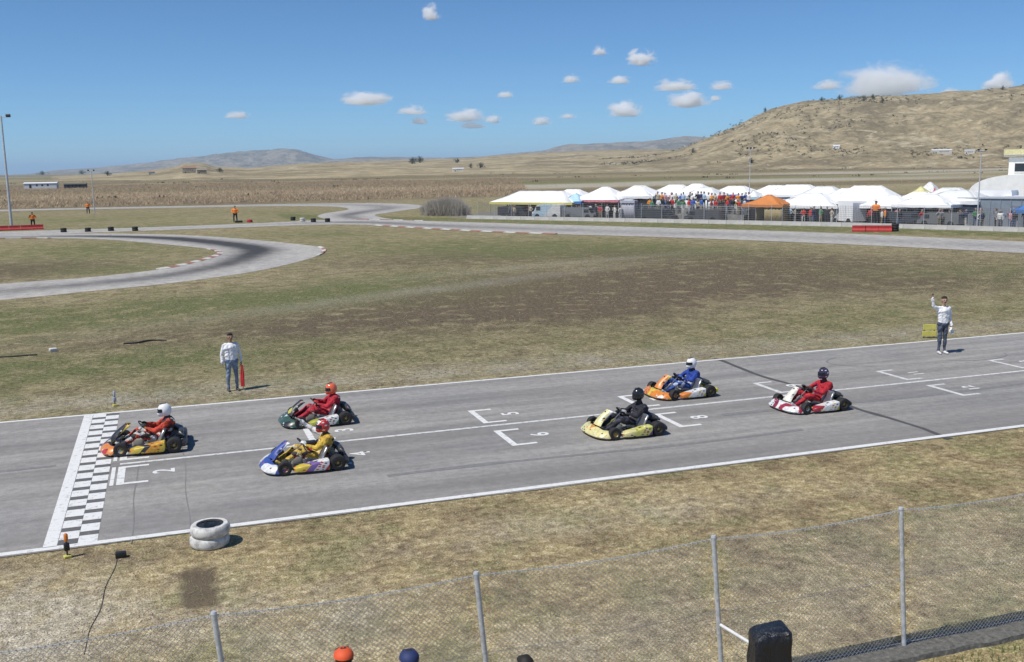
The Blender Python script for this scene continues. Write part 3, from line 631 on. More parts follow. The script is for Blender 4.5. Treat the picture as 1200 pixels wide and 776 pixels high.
    b = MB(); ring = [c0+(a1*math.cos(t_)+a2*math.sin(t_))*.145 for t_ in np.linspace(0, 2*math.pi, 29)]; b.tube(ring, .014, 8, cap=False)
    for t_ in (R(0), R(90), R(180)): b.tube([c0, c0+(a1*math.cos(t_)+a2*math.sin(t_))*.14], .009, 6)
    b.box(c0, (.03, .09, .05)); K['steering_wheel'] = b.mesh('steering_wheel', M['black_plastic'], 40)
    b = MB(); b.tube([c0, (.52, 0, .1)], .011, 8); b.tube([(.3, .06, .06), (.22, .03, .33)], .008, 6); b.tube([(.3, -.06, .06), (.22, -.03, .33)], .008, 6); K['steering_column'] = b.mesh('steering_column', M['steel'], 40)
    # engine on the right-hand side
    b = MB(); b.box((-.30, -.37, .16), (.22, .15, .14), 0, None, .015, 2); b.box((-.28, -.37, .27), (.12, .13, .10), 0, None, .01)
    for k in range(5): b.box((-.28, -.37, .235+k*.024), (.155, .165, .008))
    b.lathe([(.045, 0), (.06, .02), (.05, .06), (.02, .065)], (-.28, -.37, .345), 'z', 14); b.box((-.36, -.43, .13), (.08, .05, .1), 0, None, .01)
    K['engine'] = b.mesh('engine', M['dark_steel'], 40)
    b = MB(); b.box((-.10, -.33, .34), (.26, .16, .14), 0, None, .03, 3); b.tube([(-.02, -.33, .38), (.07, -.33, .40)], .03, 10); b.tube([(-.02, -.29, .38), (.07, -.29, .40)], .03, 10); K['airbox'] = b.mesh('airbox', M['black_plastic'], 40)
    b = MB(); b.tube([(-.36, -.37, .24), (-.45, -.36, .30), (-.56, -.28, .33), (-.63, -.12, .33), (-.64, .02, .32)], [.022, .032, .055, .06, .05], 12); b.tube([(-.64, .02, .32), (-.64, .06, .32), (-.64, .30, .31), (-.66, .34, .30), (-.70, .36, .28)], [.045, .062, .062, .03, .02], 12); K['exhaust'] = b.mesh('exhaust', M['dark_steel'], 40)
    b = MB(); rot = Matrix.Rotation(R(-28), 3, 'Y'); b.box((-.24, .40, .30), (.05, .22, .36), 0, rot, .012)
    for k in range(9): b.box(Vector((-.24, .40, .30))+rot @ Vector((.028, 0, -.15+k*.037)), (.006, .19, .012), 0, rot)
    K['radiator'] = b.mesh('radiator', M['steel'], 40)
    b = MB(); b.box((.24, 0, .14), (.24, .17, .19), 0, None, .035, 3); b.lathe([(.03, 0), (.03, .025), (.026, .03)], (.2, 0, .235), 'z', 12); K['fuel_tank'] = b.mesh('fuel_tank', mat('tank_plastic', (.5, .48, .42), .5, .1), 40)
    for s_, nm in ((1, 'brake_pedal'), (-1, 'throttle_pedal')):
        b = MB(); b.tube([(.42, s_*.1, .06), (.58, s_*.12, .10), (.60, s_*.12, .21)], .008, 6); K[nm] = b.mesh(nm, M['steel'], 40)
    # bodywork
    b = MB(); L = []
    for t_ in np.linspace(-1, 1, 25):
        y = .60*t_; a = abs(t_); xf = .985-.10*a**2-.16*a**7; xb = xf-.25-.05*a**2+.02; zt = .175+.045*(1-a)**1.5+.02*math.sin(a*6)**2; sc = 1-.35*a**12
        zb = .045; th = (zt-zb)*sc
        L.append([Vector(p) for p in ((xf-.02, y, zb), (xf, y, zb+.03*sc), (xf-.015, y, zb+th*.33), (xf-.075, y, zb+th*.66), (xf-.15, y, zb+th*.92), (xf-.20, y, zb+th), (xb+.01, y, zb+th*.97), (xb, y, zb+th*.85), (xb+.015, y, zb+.05), (xb+.05, y, zb))])
    K['nose'] = b.loft(L).mesh('front_fairing', M['white_paint'], 50)
    b = MB(); L = []
    for t_ in np.linspace(0, 1, 9):
        x = .74-.33*t_**1.1; z = .24+.31*t_**.8; w = .16-.03*math.sin(t_*3.1)-.02*t_; row = []
        for s in np.linspace(-1, 1, 7): row.append(Vector((x+.085*(1-s*s)-.04, w*s, z+.035*(1-s*s)-.02)))
        for s in np.linspace(1, -1, 7): row.append(Vector((x-.012+.08*(1-s*s)-.04, w*.96*s, z-.012+.035*(1-s*s)-.02)))
        L.append(row)
    K['nassau'] = b.loft(L).mesh('number_panel', YEL, 60)
    b = MB(); L = []
    for x, yi, yo, z0, z1, r in ((.385, .50, .58, .07, .105, .012), (.36, .47, .635, .055, .13, .016), (.25, .455, .675, .05, .165, .02), (0, .45, .70, .05, .205, .022), (-.24, .45, .715, .05, .25, .022), (-.315, .455, .71, .055, .258, .02), (-.335, .48, .68, .08, .235, .02)):
        L.append([Vector((x, y, z)) for y, z in rounded_loop(yi, yo, z0, z1, r)])
    K['podL'] = b.loft(L).mesh('side_pod', M['white_paint'], 50)
    b = MB(); b.loft([[Vector((p.x, -p.y, p.z)) for p in l] for l in L]); K['podR'] = b.mesh('side_pod', M['white_paint'], 50)
    b = MB(); L = []
    for t_ in np.linspace(-1, 1, 15):
        y = .67*t_; a = abs(t_); x = -.715+.04*a**6; h = .06-.02*a**8
        L.append([Vector((x+dx, y, .16+dz)) for dx, dz in ((-.03, -h), (-.04, -h*.4), (-.04, h*.5), (-.025, h), (.03, h*.95), (.045, h*.4), (.045, -h*.6), (.03, -h))])
    K['bumper'] = b.loft(L).mesh('rear_bumper', M['black_plastic'], 50)
    return K
K = kart_meshes()
def omat(o, ms):
    for i, m in enumerate(ms): o.material_slots[i].link = 'OBJECT'; o.material_slots[i].material = m
def kart(loc, yaw, label, nose, panel, pod, bumper=None, steer=0.0, k=1.045):
    rt_ = empty('racing_kart', (*loc, .0175), R(180)+yaw, label, 'kart', 'racing karts crossing the start grid')
    rt_.scale = (k, k, k)
    for x, s, kt, kr in ((.55, 1, 'tf', 'rf'), (.55, -1, 'tf', 'rf'), (-.5, 1, 'tr', 'rr'), (-.5, -1, 'tr', 'rr')):
        w = link('wheel', K[kt], rt_); rad = .140 if kt == 'tf' else .155
        w.location = (x, s*(.555 if kt == 'tf' else .585), rad)
        if kt == 'tf': w.rotation_euler = (0, 0, steer)
        link('rim', K[kr], w)
    for nm in ('chassis', 'floor_tray', 'rear_axle', 'seat', 'steering_wheel', 'steering_column', 'engine', 'airbox', 'exhaust', 'radiator', 'fuel_tank', 'brake_pedal', 'throttle_pedal'): link(nm, K[nm], rt_)
    omat(link('front_fairing', K['nose'], rt_), [nose]); omat(link('number_panel', K['nassau'], rt_), [panel])
    omat(link('side_pod', K['podL'], rt_), [pod]); omat(link('side_pod', K['podR'], rt_), [pod])
    o = link('rear_bumper', K['bumper'], rt_)
    if bumper: omat(o, [bumper])
    return rt_
# driver slots: 0 suit, 1 accents, 2 gloves, 3 boots, 4 neck
def driver_caps(raise_right=False, hunch=0.0, headz=.0):
    C = []   # slots 5 arms, 6 legs
    sx = -.40+hunch
    C += [((-.27, -.07, .19), .11, (-.27, .07, .19), .11, 0), ((-.29, -.06, .24), .122, (sx, -.085, .50), .128, 0), ((-.29, .06, .24), .122, (sx, .085, .50), .128, 0), ((-.25, 0, .26), .11, (sx+.05, 0, .49), .105, 0), ((sx+.09, 0, .40), .075, (sx+.10, 0, .47), .07, 1), ((sx, -.15, .565), .065, (sx, .15, .565), .065, 0), ((sx+.01, 0, .6), .06, (sx+.05, 0, .70+headz), .055, 4)]
    for s in (-1, 1):
        C += [((-.22, s*.10, .19), .088, (.21, s*.20, .345), .068, 6), ((.21, s*.20, .345), .066, (.52, s*.165, .15), .050, 6), ((.52, s*.165, .15), .045, (.545, s*.16, .10), .042, 3), ((.545, s*.16, .09), .036, (.655, s*.15, .185), .032, 3)]
        if s < 0 and raise_right:
            e, w, hd, hn = (-.16, -.33, .66), (.05, -.34, .84), (.75, -.05, .65), (0, .3, -1)
        else:
            e, w, hd, hn = (-.13, s*.29, .40), (.045, s*.175, .465), (.55, -s*.25, .55), (.5, -s*.7, -.5)
        C += [((sx, s*.18, .56), .066, e, .054, 5 if not (s < 0 and raise_right) else 1), (e, .054, w, .040, 5 if not (s < 0 and raise_right) else 1)]
        C += hand(w, hd, hn, -s, 2, .9 if not (s < 0 and raise_right) else .2)
    return C
def helmet_meshes():
    def shell(c):
        b = MB(); L = []
        for i in range(1, 15):
            a = math.pi*i/15; z = -.145*math.cos(a); rr = math.sin(a)**.8
            row = []
            for j in range(28):
                t_ = 2*math.pi*j/28; ct, st = math.cos(t_), math.sin(t_)
                x = .142*rr*ct; y = .122*rr*st
                if ct > 0 and z < -.015: x += .038*ct**3*min(1, (-.015-z)/.05)
                row.append(Vector((x, y, z if z > -.12 else -.12)))
            L.append(row)
        b.loft(L); return b.mesh('helmet', M['white_paint'], 60)
    b = MB(); P = []
    for z in np.linspace(-.028, .048, 6):
        a = math.acos(-z/.145); rr = math.sin(a)**.8*1.025+.012
        P.append([Vector((.142*rr*math.cos(t_)+(.012 if z < -.015 else 0), .122*rr*math.sin(t_), z)) for t_ in np.linspace(-1.25, 1.25, 17)])
    b.grid(P); vis = b.mesh('visor', mat('visor_dark', (.012, .012, .015), .08, .1), 60)
    b = MB(); b.box((.02, 0, .146), (.12, .06, .012), 0, None, .005); vent = b.mesh('vent', M['black_plastic'], 40)
    return shell(0), vis, vent
HS, HV, HVT = helmet_meshes()
def driver(kt, suit, accent, glove, boot, shell, label, pose, hz=.80, hyaw=0.0, arms=None, legs=None):
    me = body_mesh('person', driver_caps(**pose), [suit, accent, glove, boot, mat('balaclava', (.06, .05, .05), .9), arms or suit, legs or suit], .0105, 3, (0, 1, 5, 6))
    o = link('person', me); o.matrix_world = kt.matrix_basis.copy(); tag(o, label, 'person', 'kart drivers')
    o.location = kt.location; o.rotation_euler = kt.rotation_euler; o.scale = kt.scale
    h = link('helmet', HS, o); h.location = (-.335+pose.get('hunch', 0), 0, hz); h.rotation_euler = (0, R(4), hyaw); omat(h, [shell])
    v = link('visor', HV, h); link('vent', HVT, h)
    return o
def suit(name, c, extra=(), amt=.30):
    """racing overall: main colour with a few sewn-on panels and badges, creased cloth"""
    key = 'suit_'+name
    if key in _mc: return _mc[key]
    t = NT(key); v = t.coord('Object'); f = t.noise(v, 11, 5, .65); cc = t.ramp(f, [(.36, tuple(x*.62 for x in c)), (.62, tuple(min(1, x*1.2) for x in c))])
    if extra:
        x = t.n('ShaderNodeTexVoronoi', feature='F1', distance='CHEBYCHEV'); x.inputs['Scale'].default_value = 9.5; x.inputs['Randomness'].default_value = .8; t.l(t.coord('Object', (1, 1, 1.4), (.35, .2, .5)), x.inputs['Vector'])
        sc = t.n('ShaderNodeSeparateColor'); t.l(x.outputs['Color'], sc.inputs[0]); on = t.math('LESS_THAN', sc.outputs[0], amt)
        r = t.n('ShaderNodeValToRGB'); r.color_ramp.interpolation = 'CONSTANT'; e = r.color_ramp.elements
        while len(e) < max(2, len(extra)): e.new(.5)
        for i, el in enumerate(e): el.position = i/len(e); el.color = (*extra[i % len(extra)], 1)
        t.l(sc.outputs[1], r.inputs[0]); cc = t.mix(on, cc, r.outputs[0])
    w = t.n('ShaderNodeTexNoise'); w.inputs['Scale'].default_value = 16; w.inputs['Detail'].default_value = 3; w.inputs['Distortion'].default_value = 1.5; t.l(v, w.inputs['Vector'])
    t.bump(w.outputs['Fac'], .9, .03); _mc[key] = t.out(cc, .7, 0, .35); return _mc[key]
W_ = (.74, .74, .73); Y_ = (.66, .5, .06); O_ = (.72, .23, .03); RD = (.5, .03, .03); BK = (.02, .02, .025); BL = (.03, .07, .33); GR = (.04, .16, .09); PY = (.72, .66, .30)
WH = mat('glove_white', (.7, .7, .68), .7); BG = mat('glove_black', (.03, .03, .03), .7); RG = mat('glove_red', (.4, .03, .03), .7)
k1 = kart((-.66, 23.93), R(-2), 'orange and yellow racing kart closest to the chequered start line', graphic('print_orange', [(BK, 2), (O_, 3), (RD, 2), (Y_, 2), (W_, 1)], 2.2), graphic('panel_red_black', [(BK, 3), (RD, 3), (Y_, 2)], 2.0), graphic('print_amber', [((.70, .32, .03), 4), (BK, 2), (Y_, 3)], 1.6), steer=R(-3), k=1.09)
driver(k1, suit('black_red', (.07, .03, .03), ((.55, .07, .03), (.65, .65, .63)), .3), mat('suit_orange', (.62, .16, .03), .75), BG, mat('boot_white', (.6, .6, .6), .6), mat('helmet_white', (.80, .80, .80), .15, .04, coat=.5), 'seated driver in black, red and white suit with plain white helmet', {}, .775, arms=suit('red_sleeve', (.55, .06, .03), ((.05, .03, .03), (.66, .25, .03)), .35), legs=suit('white_legs', (.58, .56, .54), ((.52, .06, .03), (.05, .04, .04), (.55, .07, .03)), .6))
k3 = kart((3.38, 24.85), R(2), 'dark green and white racing kart on the far side of the centre line', graphic('print_green', [((.03, .09, .06), 4), (BK, 3), (W_, 2)], 2.2), graphic('panel_green_yellow', [(BK, 3), ((.55, .52, .1), 2), (GR, 3)], 1.8), graphic('print_white_lime', [(W_, 5), ((.45, .46, .06), 4), (GR, 2)], 1.0))
driver(k3, suit('crimson', (.48, .022, .04), ((.12, .01, .02), (.5, .12, .12)), .2), mat('suit_crimson_dark', (.33, .02, .03), .75), RG, mat('boot_black', (.03, .03, .03), .6), mat('helmet_orange', (.78, .15, .06), .15, .08, coat=.5), 'seated driver in crimson suit with orange-red helmet', {'hunch': .03}, .765)
k4 = kart((2.58, 21.12), R(1), 'white and blue racing kart with a yellow-ended side pod', graphic('print_blue', [(BL, 4), (W_, 4), ((.55, .1, .15), 1)], 2.0), graphic('print_blue_panel', [(BL, 3), (Y_, 3), (W_, 1)], 1.0), graphic('print_mixed', [(W_, 3), ((.20, .12, .36), 2), (Y_, 4), (RD, 1)], 1.0))
driver(k4, suit('yellow', (.64, .42, .06), ((.45, .05, .03), (.06, .05, .05), (.7, .6, .35)), .28), mat('sleeve_white', (.75, .75, .75), .8), WH, mat('boot_yellow', (.5, .38, .08), .6), graphic('helmet_red_white', [((.58, .03, .03), 8), (W_, 2)], 1.0, .15, -.12), 'seated driver in yellow suit raising a white-sleeved arm', {'raise_right': True}, .79)
k6 = kart((10.05, 21.0), R(2), 'pale yellow racing kart of the driver dressed in black', graphic('print_pale_yellow', [(PY, 6), (W_, 2), (Y_, 2), (O_, 1)], 1.7), graphic('print_pale_yellow_b', [(PY, 7), (W_, 1)], 1.0), graphic('print_yellow_pod', [((.62, .60, .16), 6), (PY, 3), (RD, 1), ((.1, .05, .25), 1)], 1.0))
driver(k6, suit('black', (.025, .025, .032), ((.06, .06, .09), (.045, .04, .05)), .3), mat('suit_black_b', (.03, .03, .04), .75), mat('glove_grey', (.35, .35, .36), .7), mat('boot_dark', (.05, .05, .05), .6), mat('helmet_black', (.022, .022, .025), .2, .2, coat=.4), 'seated driver in black suit with tall black helmet', {}, .835)
k7 = kart((13.17, 23.98), R(3), 'orange and yellow racing kart with yellow rear bumper', graphic('print_orange_b', [(Y_, 3), (O_, 3), (W_, 2), (RD, 1)], 2.0), graphic('print_orange_c', [(O_, 5), (Y_, 2)], 1.0), graphic('print_white_orange', [(W_, 6), (O_, 3), ((.55, .5, .06), 2)], 1.0), mat('bumper_yellow', (.62, .56, .03), .4), steer=R(14))
driver(k7, suit('blue', (.022, .06, .32), ((.02, .03, .10), (.5, .53, .6)), .22), mat('suit_blue_dark', (.02, .04, .2), .75), mat('glove_blue', (.05, .1, .4), .7), mat('boot_pale', (.5, .55, .62), .6), mat('helmet_white', (.8, .8, .8)), 'seated driver in blue suit with white helmet', {'hunch': .02}, .80, legs=suit('blue_pale', (.05, .10, .36), ((.45, .52, .62), (.02, .03, .12)), .35))
k9 = kart((15.5, 21.35), R(2), 'white racing kart with dark red markings, last of the six', graphic('print_white', [(W_, 6), ((.32, .02, .05), 2), (W_, 3), (BK, 1)], 1.8), graphic('print_white_b', [((.72, .72, .6), 5), ((.3, .03, .1), 1)], 1.0), graphic('print_white_red', [(W_, 5), ((.35, .02, .04), 3), ((.55, .5, .06), 1)], 1.0), steer=R(12))
driver(k9, suit('scarlet', (.44, .018, .03), ((.16, .01, .05), (.28, .012, .03)), .25), mat('suit_scarlet_b', (.60, .03, .03), .75), BG, mat('boot_white', (.6, .6, .6)), graphic('helmet_dark_red', [((.30, .015, .05), 4), ((.05, .04, .09), 4)], 1.0, .15), 'seated driver in scarlet suit with dark red and navy helmet', {'hunch': -.04}, .82, legs=suit('scarlet_legs', (.56, .03, .03), ((.30, .012, .03),), .25))

# ------------------------------------------------------------------ trackside things
def tyre_mesh(name, r, rin, h, m):
    b = MB(); pr_ = [(rin, .02), (rin+.03, .0), (r*.88, .0), (r*.965, h*.13), (r, h*.34), (r, h*.66), (r*.965, h*.87), (r*.88, h), (rin+.03, h), (rin, h-.02), (rin+.05, h*.7), (rin+.05, h*.3)]
    b.lathe(pr_, n=36, cap=False); L = len(pr_)
    b.add([(pr_[i][0]*math.cos(2*math.pi*j/36), pr_[i][0]*math.sin(2*math.pi*j/36), pr_[i][1]) for i in (L-1, 0) for j in range(36)], [(j, (j+1) % 36, 36+(j+1) % 36, 36+j) for j in range(36)])
    return b.mesh(name, m, 40)
def painted_rubber():
    t = NT('white_painted_rubber'); v = t.coord('Object'); a = t.noise(v, 7, 6, .7); ge = t.n('ShaderNodeNewGeometry')
    s = t.n('ShaderNodeSeparateXYZ'); t.l(t.coord('Object'), s.inputs[0])
    rr = t.math('SQRT', t.math('ADD', t.math('MULTIPLY', s.outputs[0], s.outputs[0]), t.math('MULTIPLY', s.outputs[1], s.outputs[1])))
    k = t.math('GREATER_THAN', t.math('ADD', rr, t.math('MULTIPLY', a, .02)), .235)
    w = t.ramp(a, [(.46, (.66, .65, .62)), (.62, (.38, .37, .35))]); return t.out(t.mix(k, (.02, .02, .02), w), .7)
PR = painted_rubber(); TM = tyre_mesh('tyre', .33, .19, .185, PR)
for z, dx, lb in ((.0, .0, 'white painted tyre lying flat on the verge, lower of the two stacked'), (.19, .02, 'white painted tyre on top of another beside the near road edge')):
    o = link('tyre', TM); o.location = (.36+dx, 17.08, z); o.rotation_euler = (0, 0, z*9); tag(o, lb, 'tyre', 'white tyres stacked on the verge')
def beacon(loc, label, body, tip):
    e = empty('timing_beacon', loc, .3, label, 'beacon'); e.scale = (.85, .85, .8)
    b = MB(); b.box((0, 0, .03), (.14, .12, .06), 0, None, .012).build('base', YEL, e)
    b = MB(); b.tube([(0, 0, .05), (0, 0, .36)], .018, 8).build('stem', M['dark_steel'], e)
    b = MB(); b.box((0, 0, .24), (.10, .09, .16), 0, None, .015, 2).build('sensor_box', body, e)
    b = MB(); b.lathe([(.035, .36), (.04, .38), (.04, .50), (.02, .53)], n=12).build('cap', tip, e)
    return e
beacon((-1.90, 17.33, 0), 'small orange-topped timing beacon on the verge at the near end of the start line', M['black_plastic'], mat('orange_plastic', (.68, .20, .03), .5))
e = beacon((-1.62, 28.72, 0), 'small grey-topped timing beacon on the grass beyond the start line', mat('grey_blue_box', (.40, .44, .52), .5), mat('grey_blue_box', (.4, .44, .52)))
b = MB(); b.box((0, 0, .05), (.17, .11, .10), 0, None, .015, 2); o = b.build('cable_box', M['black_plastic']); o.location = (-1.06, 17.02, 0); tag(o, 'small black cable box on the verge beside the timing beacon', 'box')
b = MB(); pts = []; r_ = random.Random(3)
for i in range(40):
    u = i/39; pts.append((-1.12-.30*u+.02*math.sin(u*14), 16.95-3.4*u+.03*math.sin(u*9), .008))
b.tube(pts, .005, 6); o = b.build('cable', mat('cable_black', (.05, .05, .05), .6)); tag(o, 'thin dark cable snaking from the black box down the verge', 'cable')
b = MB(); pts = [(-14+i*.35, 37.2+.035*i+.12*math.sin(i*.6)+.05*math.sin(i*1.7), .03) for i in range(28)]; b.tube(pts, .03, 6); o = b.build('hose', mat('hose_black', (.03, .03, .03), .6)); tag(o, 'black hose lying on the infield grass at the left edge', 'hose')
b = MB(); pts = [(-1.75+i*.1, 39.25+.35*sstep(.3, .6, i/15.)-.3*sstep(.75, 1, i/15.), .035) for i in range(16)]; b.tube(pts, .035, 6); o = b.build('hose', mat('hose_black', (.03, .03, .03), .6)); tag(o, 'short piece of black hose on the grass behind the person with the red flag', 'hose')
b = MB(); b.box((0, 0, .06), (.26, .18, .12), 0, None, .03, 2); o = b.build('stone', mat('white_stone', (.62, .61, .58), .8, .2, 6, bump=.6)); o.location = (-4.1, 38.75, 0); o.rotation_euler = (.1, .05, .4); tag(o, 'white stone on the grass at the end of the black hose', 'stone')

# ------------------------------------------------------------------ chain-link fence
fence = empty('chain_link_fence', (0, 9.85, 0), 0, 'galvanised chain-link fence with leaning tube posts along the foreground', 'fence')
LEAN = -.085; FH = 1.92; FB = .06
posts = [-8.2, -5.4, -2.6, .36, 3.10, 6.03, 8.73, 11.5, 14.3, 17.1]
for i, x in enumerate(posts):
    b = MB(); b.tube([(x, 0, 0), (x+LEAN*FH*.8, 0, FH*.8), (x+LEAN*FH/1.0, 0, FH+.02)], .030, 12); b.tube([(x+LEAN*FH, 0, FH+.02), (x+LEAN*FH, 0, FH+.045)], [.033, .026], 12); b.build('post', M['galv'], fence)
PITCH_ = .062; wr = .0034
def wires(x0, x1, sd):
    """diagonal wires of one span, each woven wire a thin three-sided bar bulging through its neighbours"""
    V = []; Fs = []; h = FH-FB; span = x1-x0; nW = int((span+h)/PITCH_)
    sag = lambda x, z: .05*math.sin(math.pi*(x-x0)/span)*z/FH
    for dirn in (1, -1):
        for k in range(nW):
            s0 = x0-h+k*PITCH_ if dirn > 0 else x0+k*PITCH_
            za, zb = FB, FH
            xa, xb = s0, s0+dirn*h
            n = 9; pts = []
            for i in range(n):
                u = i/(n-1); x = xa+(xb-xa)*u; z = za+(zb-za)*u
                if x < x0 or x > x1: continue
                pts.append((x, z))
            if len(pts) < 2: continue
            # extend to clip ends
            for e_, idx in ((0, 0), (1, -1)):
                pass
            ring = len(V)
            for x, z in pts:
                X = x+LEAN*z; Z = z-sag(x, z); Y = .012*math.sin(x*3+z*2)+(.003 if dirn > 0 else -.003)
                V += [(X-wr, Y-wr*.6, Z), (X+wr, Y-wr*.6, Z), (X, Y+wr, Z)]
            for i in range(len(pts)-1):
                a = ring+3*i
                for j in range(3): Fs.append((a+j, a+(j+1) % 3, a+3+(j+1) % 3, a+3+j))
    me = bpy.data.meshes.new('wire_mesh'); me.from_pydata(V, [], Fs); me.materials.append(M['wire']); o = link('wire_mesh', me, fence); o['kind'] = 'stuff'; return o
for i in range(len(posts)-1):
    wires(posts[i], posts[i+1], i)
    b = MB(); n = 15
    for z, rr in ((FH, .006), (1.0, .003), (.1, .003)):
        b.tube([(posts[i]+(posts[i+1]-posts[i])*u+LEAN*z, .01, z-.05*math.sin(math.pi*u)*z/FH) for u in np.linspace(0, 1, n)], rr, 5)
    b.build('tension_wire', M['wire'], fence)
    b = MB()   # knuckled wire ends along the top edge
    m_ = int((posts[i+1]-posts[i])/PITCH_)
    for k in range(m_):
        u = (k+.5)/m_; x = posts[i]+(posts[i+1]-posts[i])*u; z = FH-.05*math.sin(math.pi*u)
        b.tube([(x+LEAN*FH-.012, 0, z-.02), (x+LEAN*FH, .006, z+.022), (x+LEAN*FH+.012, 0, z-.02)], .0034, 3, cap=False)
    o = b.build('wire_ends', M['wire'], fence, 0); o['kind'] = 'stuff'
t = NT('rough_footing'); v = t.coord('Object'); a = t.noise(v, 14, 6, .75); c = t.ramp(a, [(.3, (.08, .078, .07)), (.55, (.18, .175, .16)), (.75, (.30, .29, .26))]); t.bump(a, .9, .04); ftm = t.out(c, .95, 0, .1)
xs_ = np.linspace(-10, 20, 160); b = MB(); L = []
for x in xs_:
    j = random.uniform(-.02, .02); L.append([Vector((x, 9.53+j, -.02)), Vector((x, 9.55+j, .06+random.uniform(-.012, .012))), Vector((x, 9.75, .075)), Vector((x, 9.98+j, .065+random.uniform(-.012, .012))), Vector((x, 10.01+j, -.02))])
tag(b.loft(L).build('footing', ftm, None, 60), 'rough grey concrete strip at the foot of the chain-link fence', 'kerb')

# black wrapped box on a stand, white arm to the post
t = NT('black_sheeting'); v = t.coord('Object', (1, 1, .5)); t.bump(t.noise(v, 9, 6, .65, .8), .9, .05); bsm = t.out((.012, .013, .018), .28, 0, .5)
bx = empty('wrapped_box', (5.85, 8.62, -.115), R(-14), 'box wrapped in black plastic sheeting standing at the fence', 'box')
b = MB(); L = []
for z, sc, tw in ((.95, 1.0, 0), (1.1, 1.03, .02), (1.25, .97, -.02), (1.38, 1.0, .015), (1.44, .96, 0), (1.475, .80, .02)):
    L.append([Vector((p[0]*sc*(1+.03*math.sin(i*2.1+z*9)), p[1]*sc*(1+.03*math.cos(i*1.7+z*7)), z+(.03*p[0]/.2 if z > 1.4 else 0))) for i, p in enumerate(rounded_loop(-.20, .20, -.17, .17, .05, 4))])
b.loft(L).build('sheeting', bsm, bx, 60)
b = MB(); b.tube([(0, 0, 0), (0, 0, .96)], .03, 10).build('stand', M['dark_steel'], bx)
b = MB()
for a in (0, 2.1, 4.2): b.tube([(0, 0, .35), (.3*math.cos(a), .3*math.sin(a), .01)], .014, 6)
b.build('tripod_feet', M['dark_steel'], bx)
b = MB(); b.tube([(5.965, 9.81, .84), (5.84, 8.82, 1.04)], .02, 10); o = b.build('support_arm', M['white_paint']); tag(o, 'white tube from the fence post to the black wrapped box', 'pole')

# three spectators at the fence; only the tops of their heads reach into view
def near_spectator(loc, rz, h, fit, label, capm=None):
    me = body_mesh('person', stander(.1), outfit(*fit), .014); o = place_person('person', me, loc, rz, h, label)
    if capm:
        b = MB(); L = []
        for i in range(8):
            a = R(90*i/8); L.append([Vector((.103*math.cos(a)*math.cos(t_), .015+.112*math.cos(a)*math.sin(t_), 1.70+.088*math.sin(a))) for t_ in np.linspace(0, 2*math.pi, 25)[:-1]])
        b.loft(L); b.grid([[Vector((.085*s*(1-.2*u), -.085-.085*u*(1-.35*s*s), 1.705-.015*u)) for s in np.linspace(-1, 1, 9)] for u in np.linspace(0, 1, 4)]); b.box((0, .015, 1.789), (.018, .018, .008), 0, None, .003)
        b.build('cap', capm, o, 50)
    return o
near_spectator((1.36, 9.15, 0), R(180), 1.70, ('spec_a', (.35, .32, .30), (.1, .12, .2), SKIN, HAIR, (.1, .1, .1)), 'person in bright orange-red cap at the bottom edge before the fence', mat('cap_orange', (.72, .10, .03), .7, .12))
near_spectator((1.95, 8.88, 0), R(175), 1.70, ('spec_b', (.5, .5, .52), (.08, .08, .1), SKIN, HAIR, (.1, .1, .1)), 'person in navy blue cap at the bottom edge before the fence', mat('cap_navy', (.02, .035, .12), .7, .15))
near_spectator((2.98, 8.42, 0), R(185), 1.67, ('spec_c', (.3, .1, .1), (.08, .08, .1), SKIN, HAIR, (.1, .1, .1)), 'bareheaded dark-haired person at the bottom edge before the fence')

# ------------------------------------------------------------------ paddock: wall, mesh fence, tents, crowd
WL = [Vector(p) for p in ((30, 126.3), (37.9, 115.7), (51.4, 97.5), (63, 80.9), (70.2, 67.4), (76, 55))]
SEG = [(WL[i+1]-WL[i]).length for i in range(5)]
def wp(s, b=0.0, z=0.0):
    i = 0; q = s
    while i < 4 and q > SEG[i]: q -= SEG[i]; i += 1
    d = (WL[i+1]-WL[i]).normalized(); n_ = Vector((-d.y, d.x)); p = WL[i]+d*q+n_*b
    return Vector((p.x, p.y, z)), math.atan2(d.y, d.x)
wall = empty('barrier_wall', wp(9)[0], 0, 'low pale concrete barrier wall between the back straight and the paddock', 'wall')
bm_ = MB(); bm_.loft([[Vector((x, -.22, 0)), Vector((x, -.2, .12)), Vector((x, -.1, .3)), Vector((x, -.08, .42)), Vector((x, .08, .42)), Vector((x, .1, .3)), Vector((x, .2, .12)), Vector((x, .22, 0))] for x in (-.99, .99)])
blk = bm_.mesh('wall_block', mat('barrier_concrete', (.42, .41, .385), .85, .2, 1.5, bump=.3), 30); o0 = wall.location.copy()
for i in range(36):
    p, a = wp(10+i*2.0); o = link('wall_block', blk, wall); o.location = p-o0; o.rotation_euler = (0, 0, a+random.uniform(-.01, .01))
pf = empty('mesh_fence', wp(9, .8)[0], 0, 'grey wire-mesh fence with thin posts behind the paddock barrier wall', 'fence'); o0 = pf.location.copy()
pb = MB(); pb.tube([(0, 0, 0), (0, 0, 2.0)], .03, 8); pme = pb.mesh('post', M['galv'], 40)
for i in range(30):
    p, a = wp(10+i*2.5, .9); o = link('post', pme, pf); o.location = p-o0
V_ = []; F_ = []
def bar(p, q, w=.012):
    n_ = len(V_); d = (q-p).normalized(); a = d.orthogonal().normalized()*w; c = d.cross(a)
    for e_ in (p, q): V_.extend([e_+a, e_-a*.5+c*.87, e_-a*.5-c*.87])
    for j in range(3): F_.append((n_+j, n_+(j+1) % 3, n_+3+(j+1) % 3, n_+3+j))
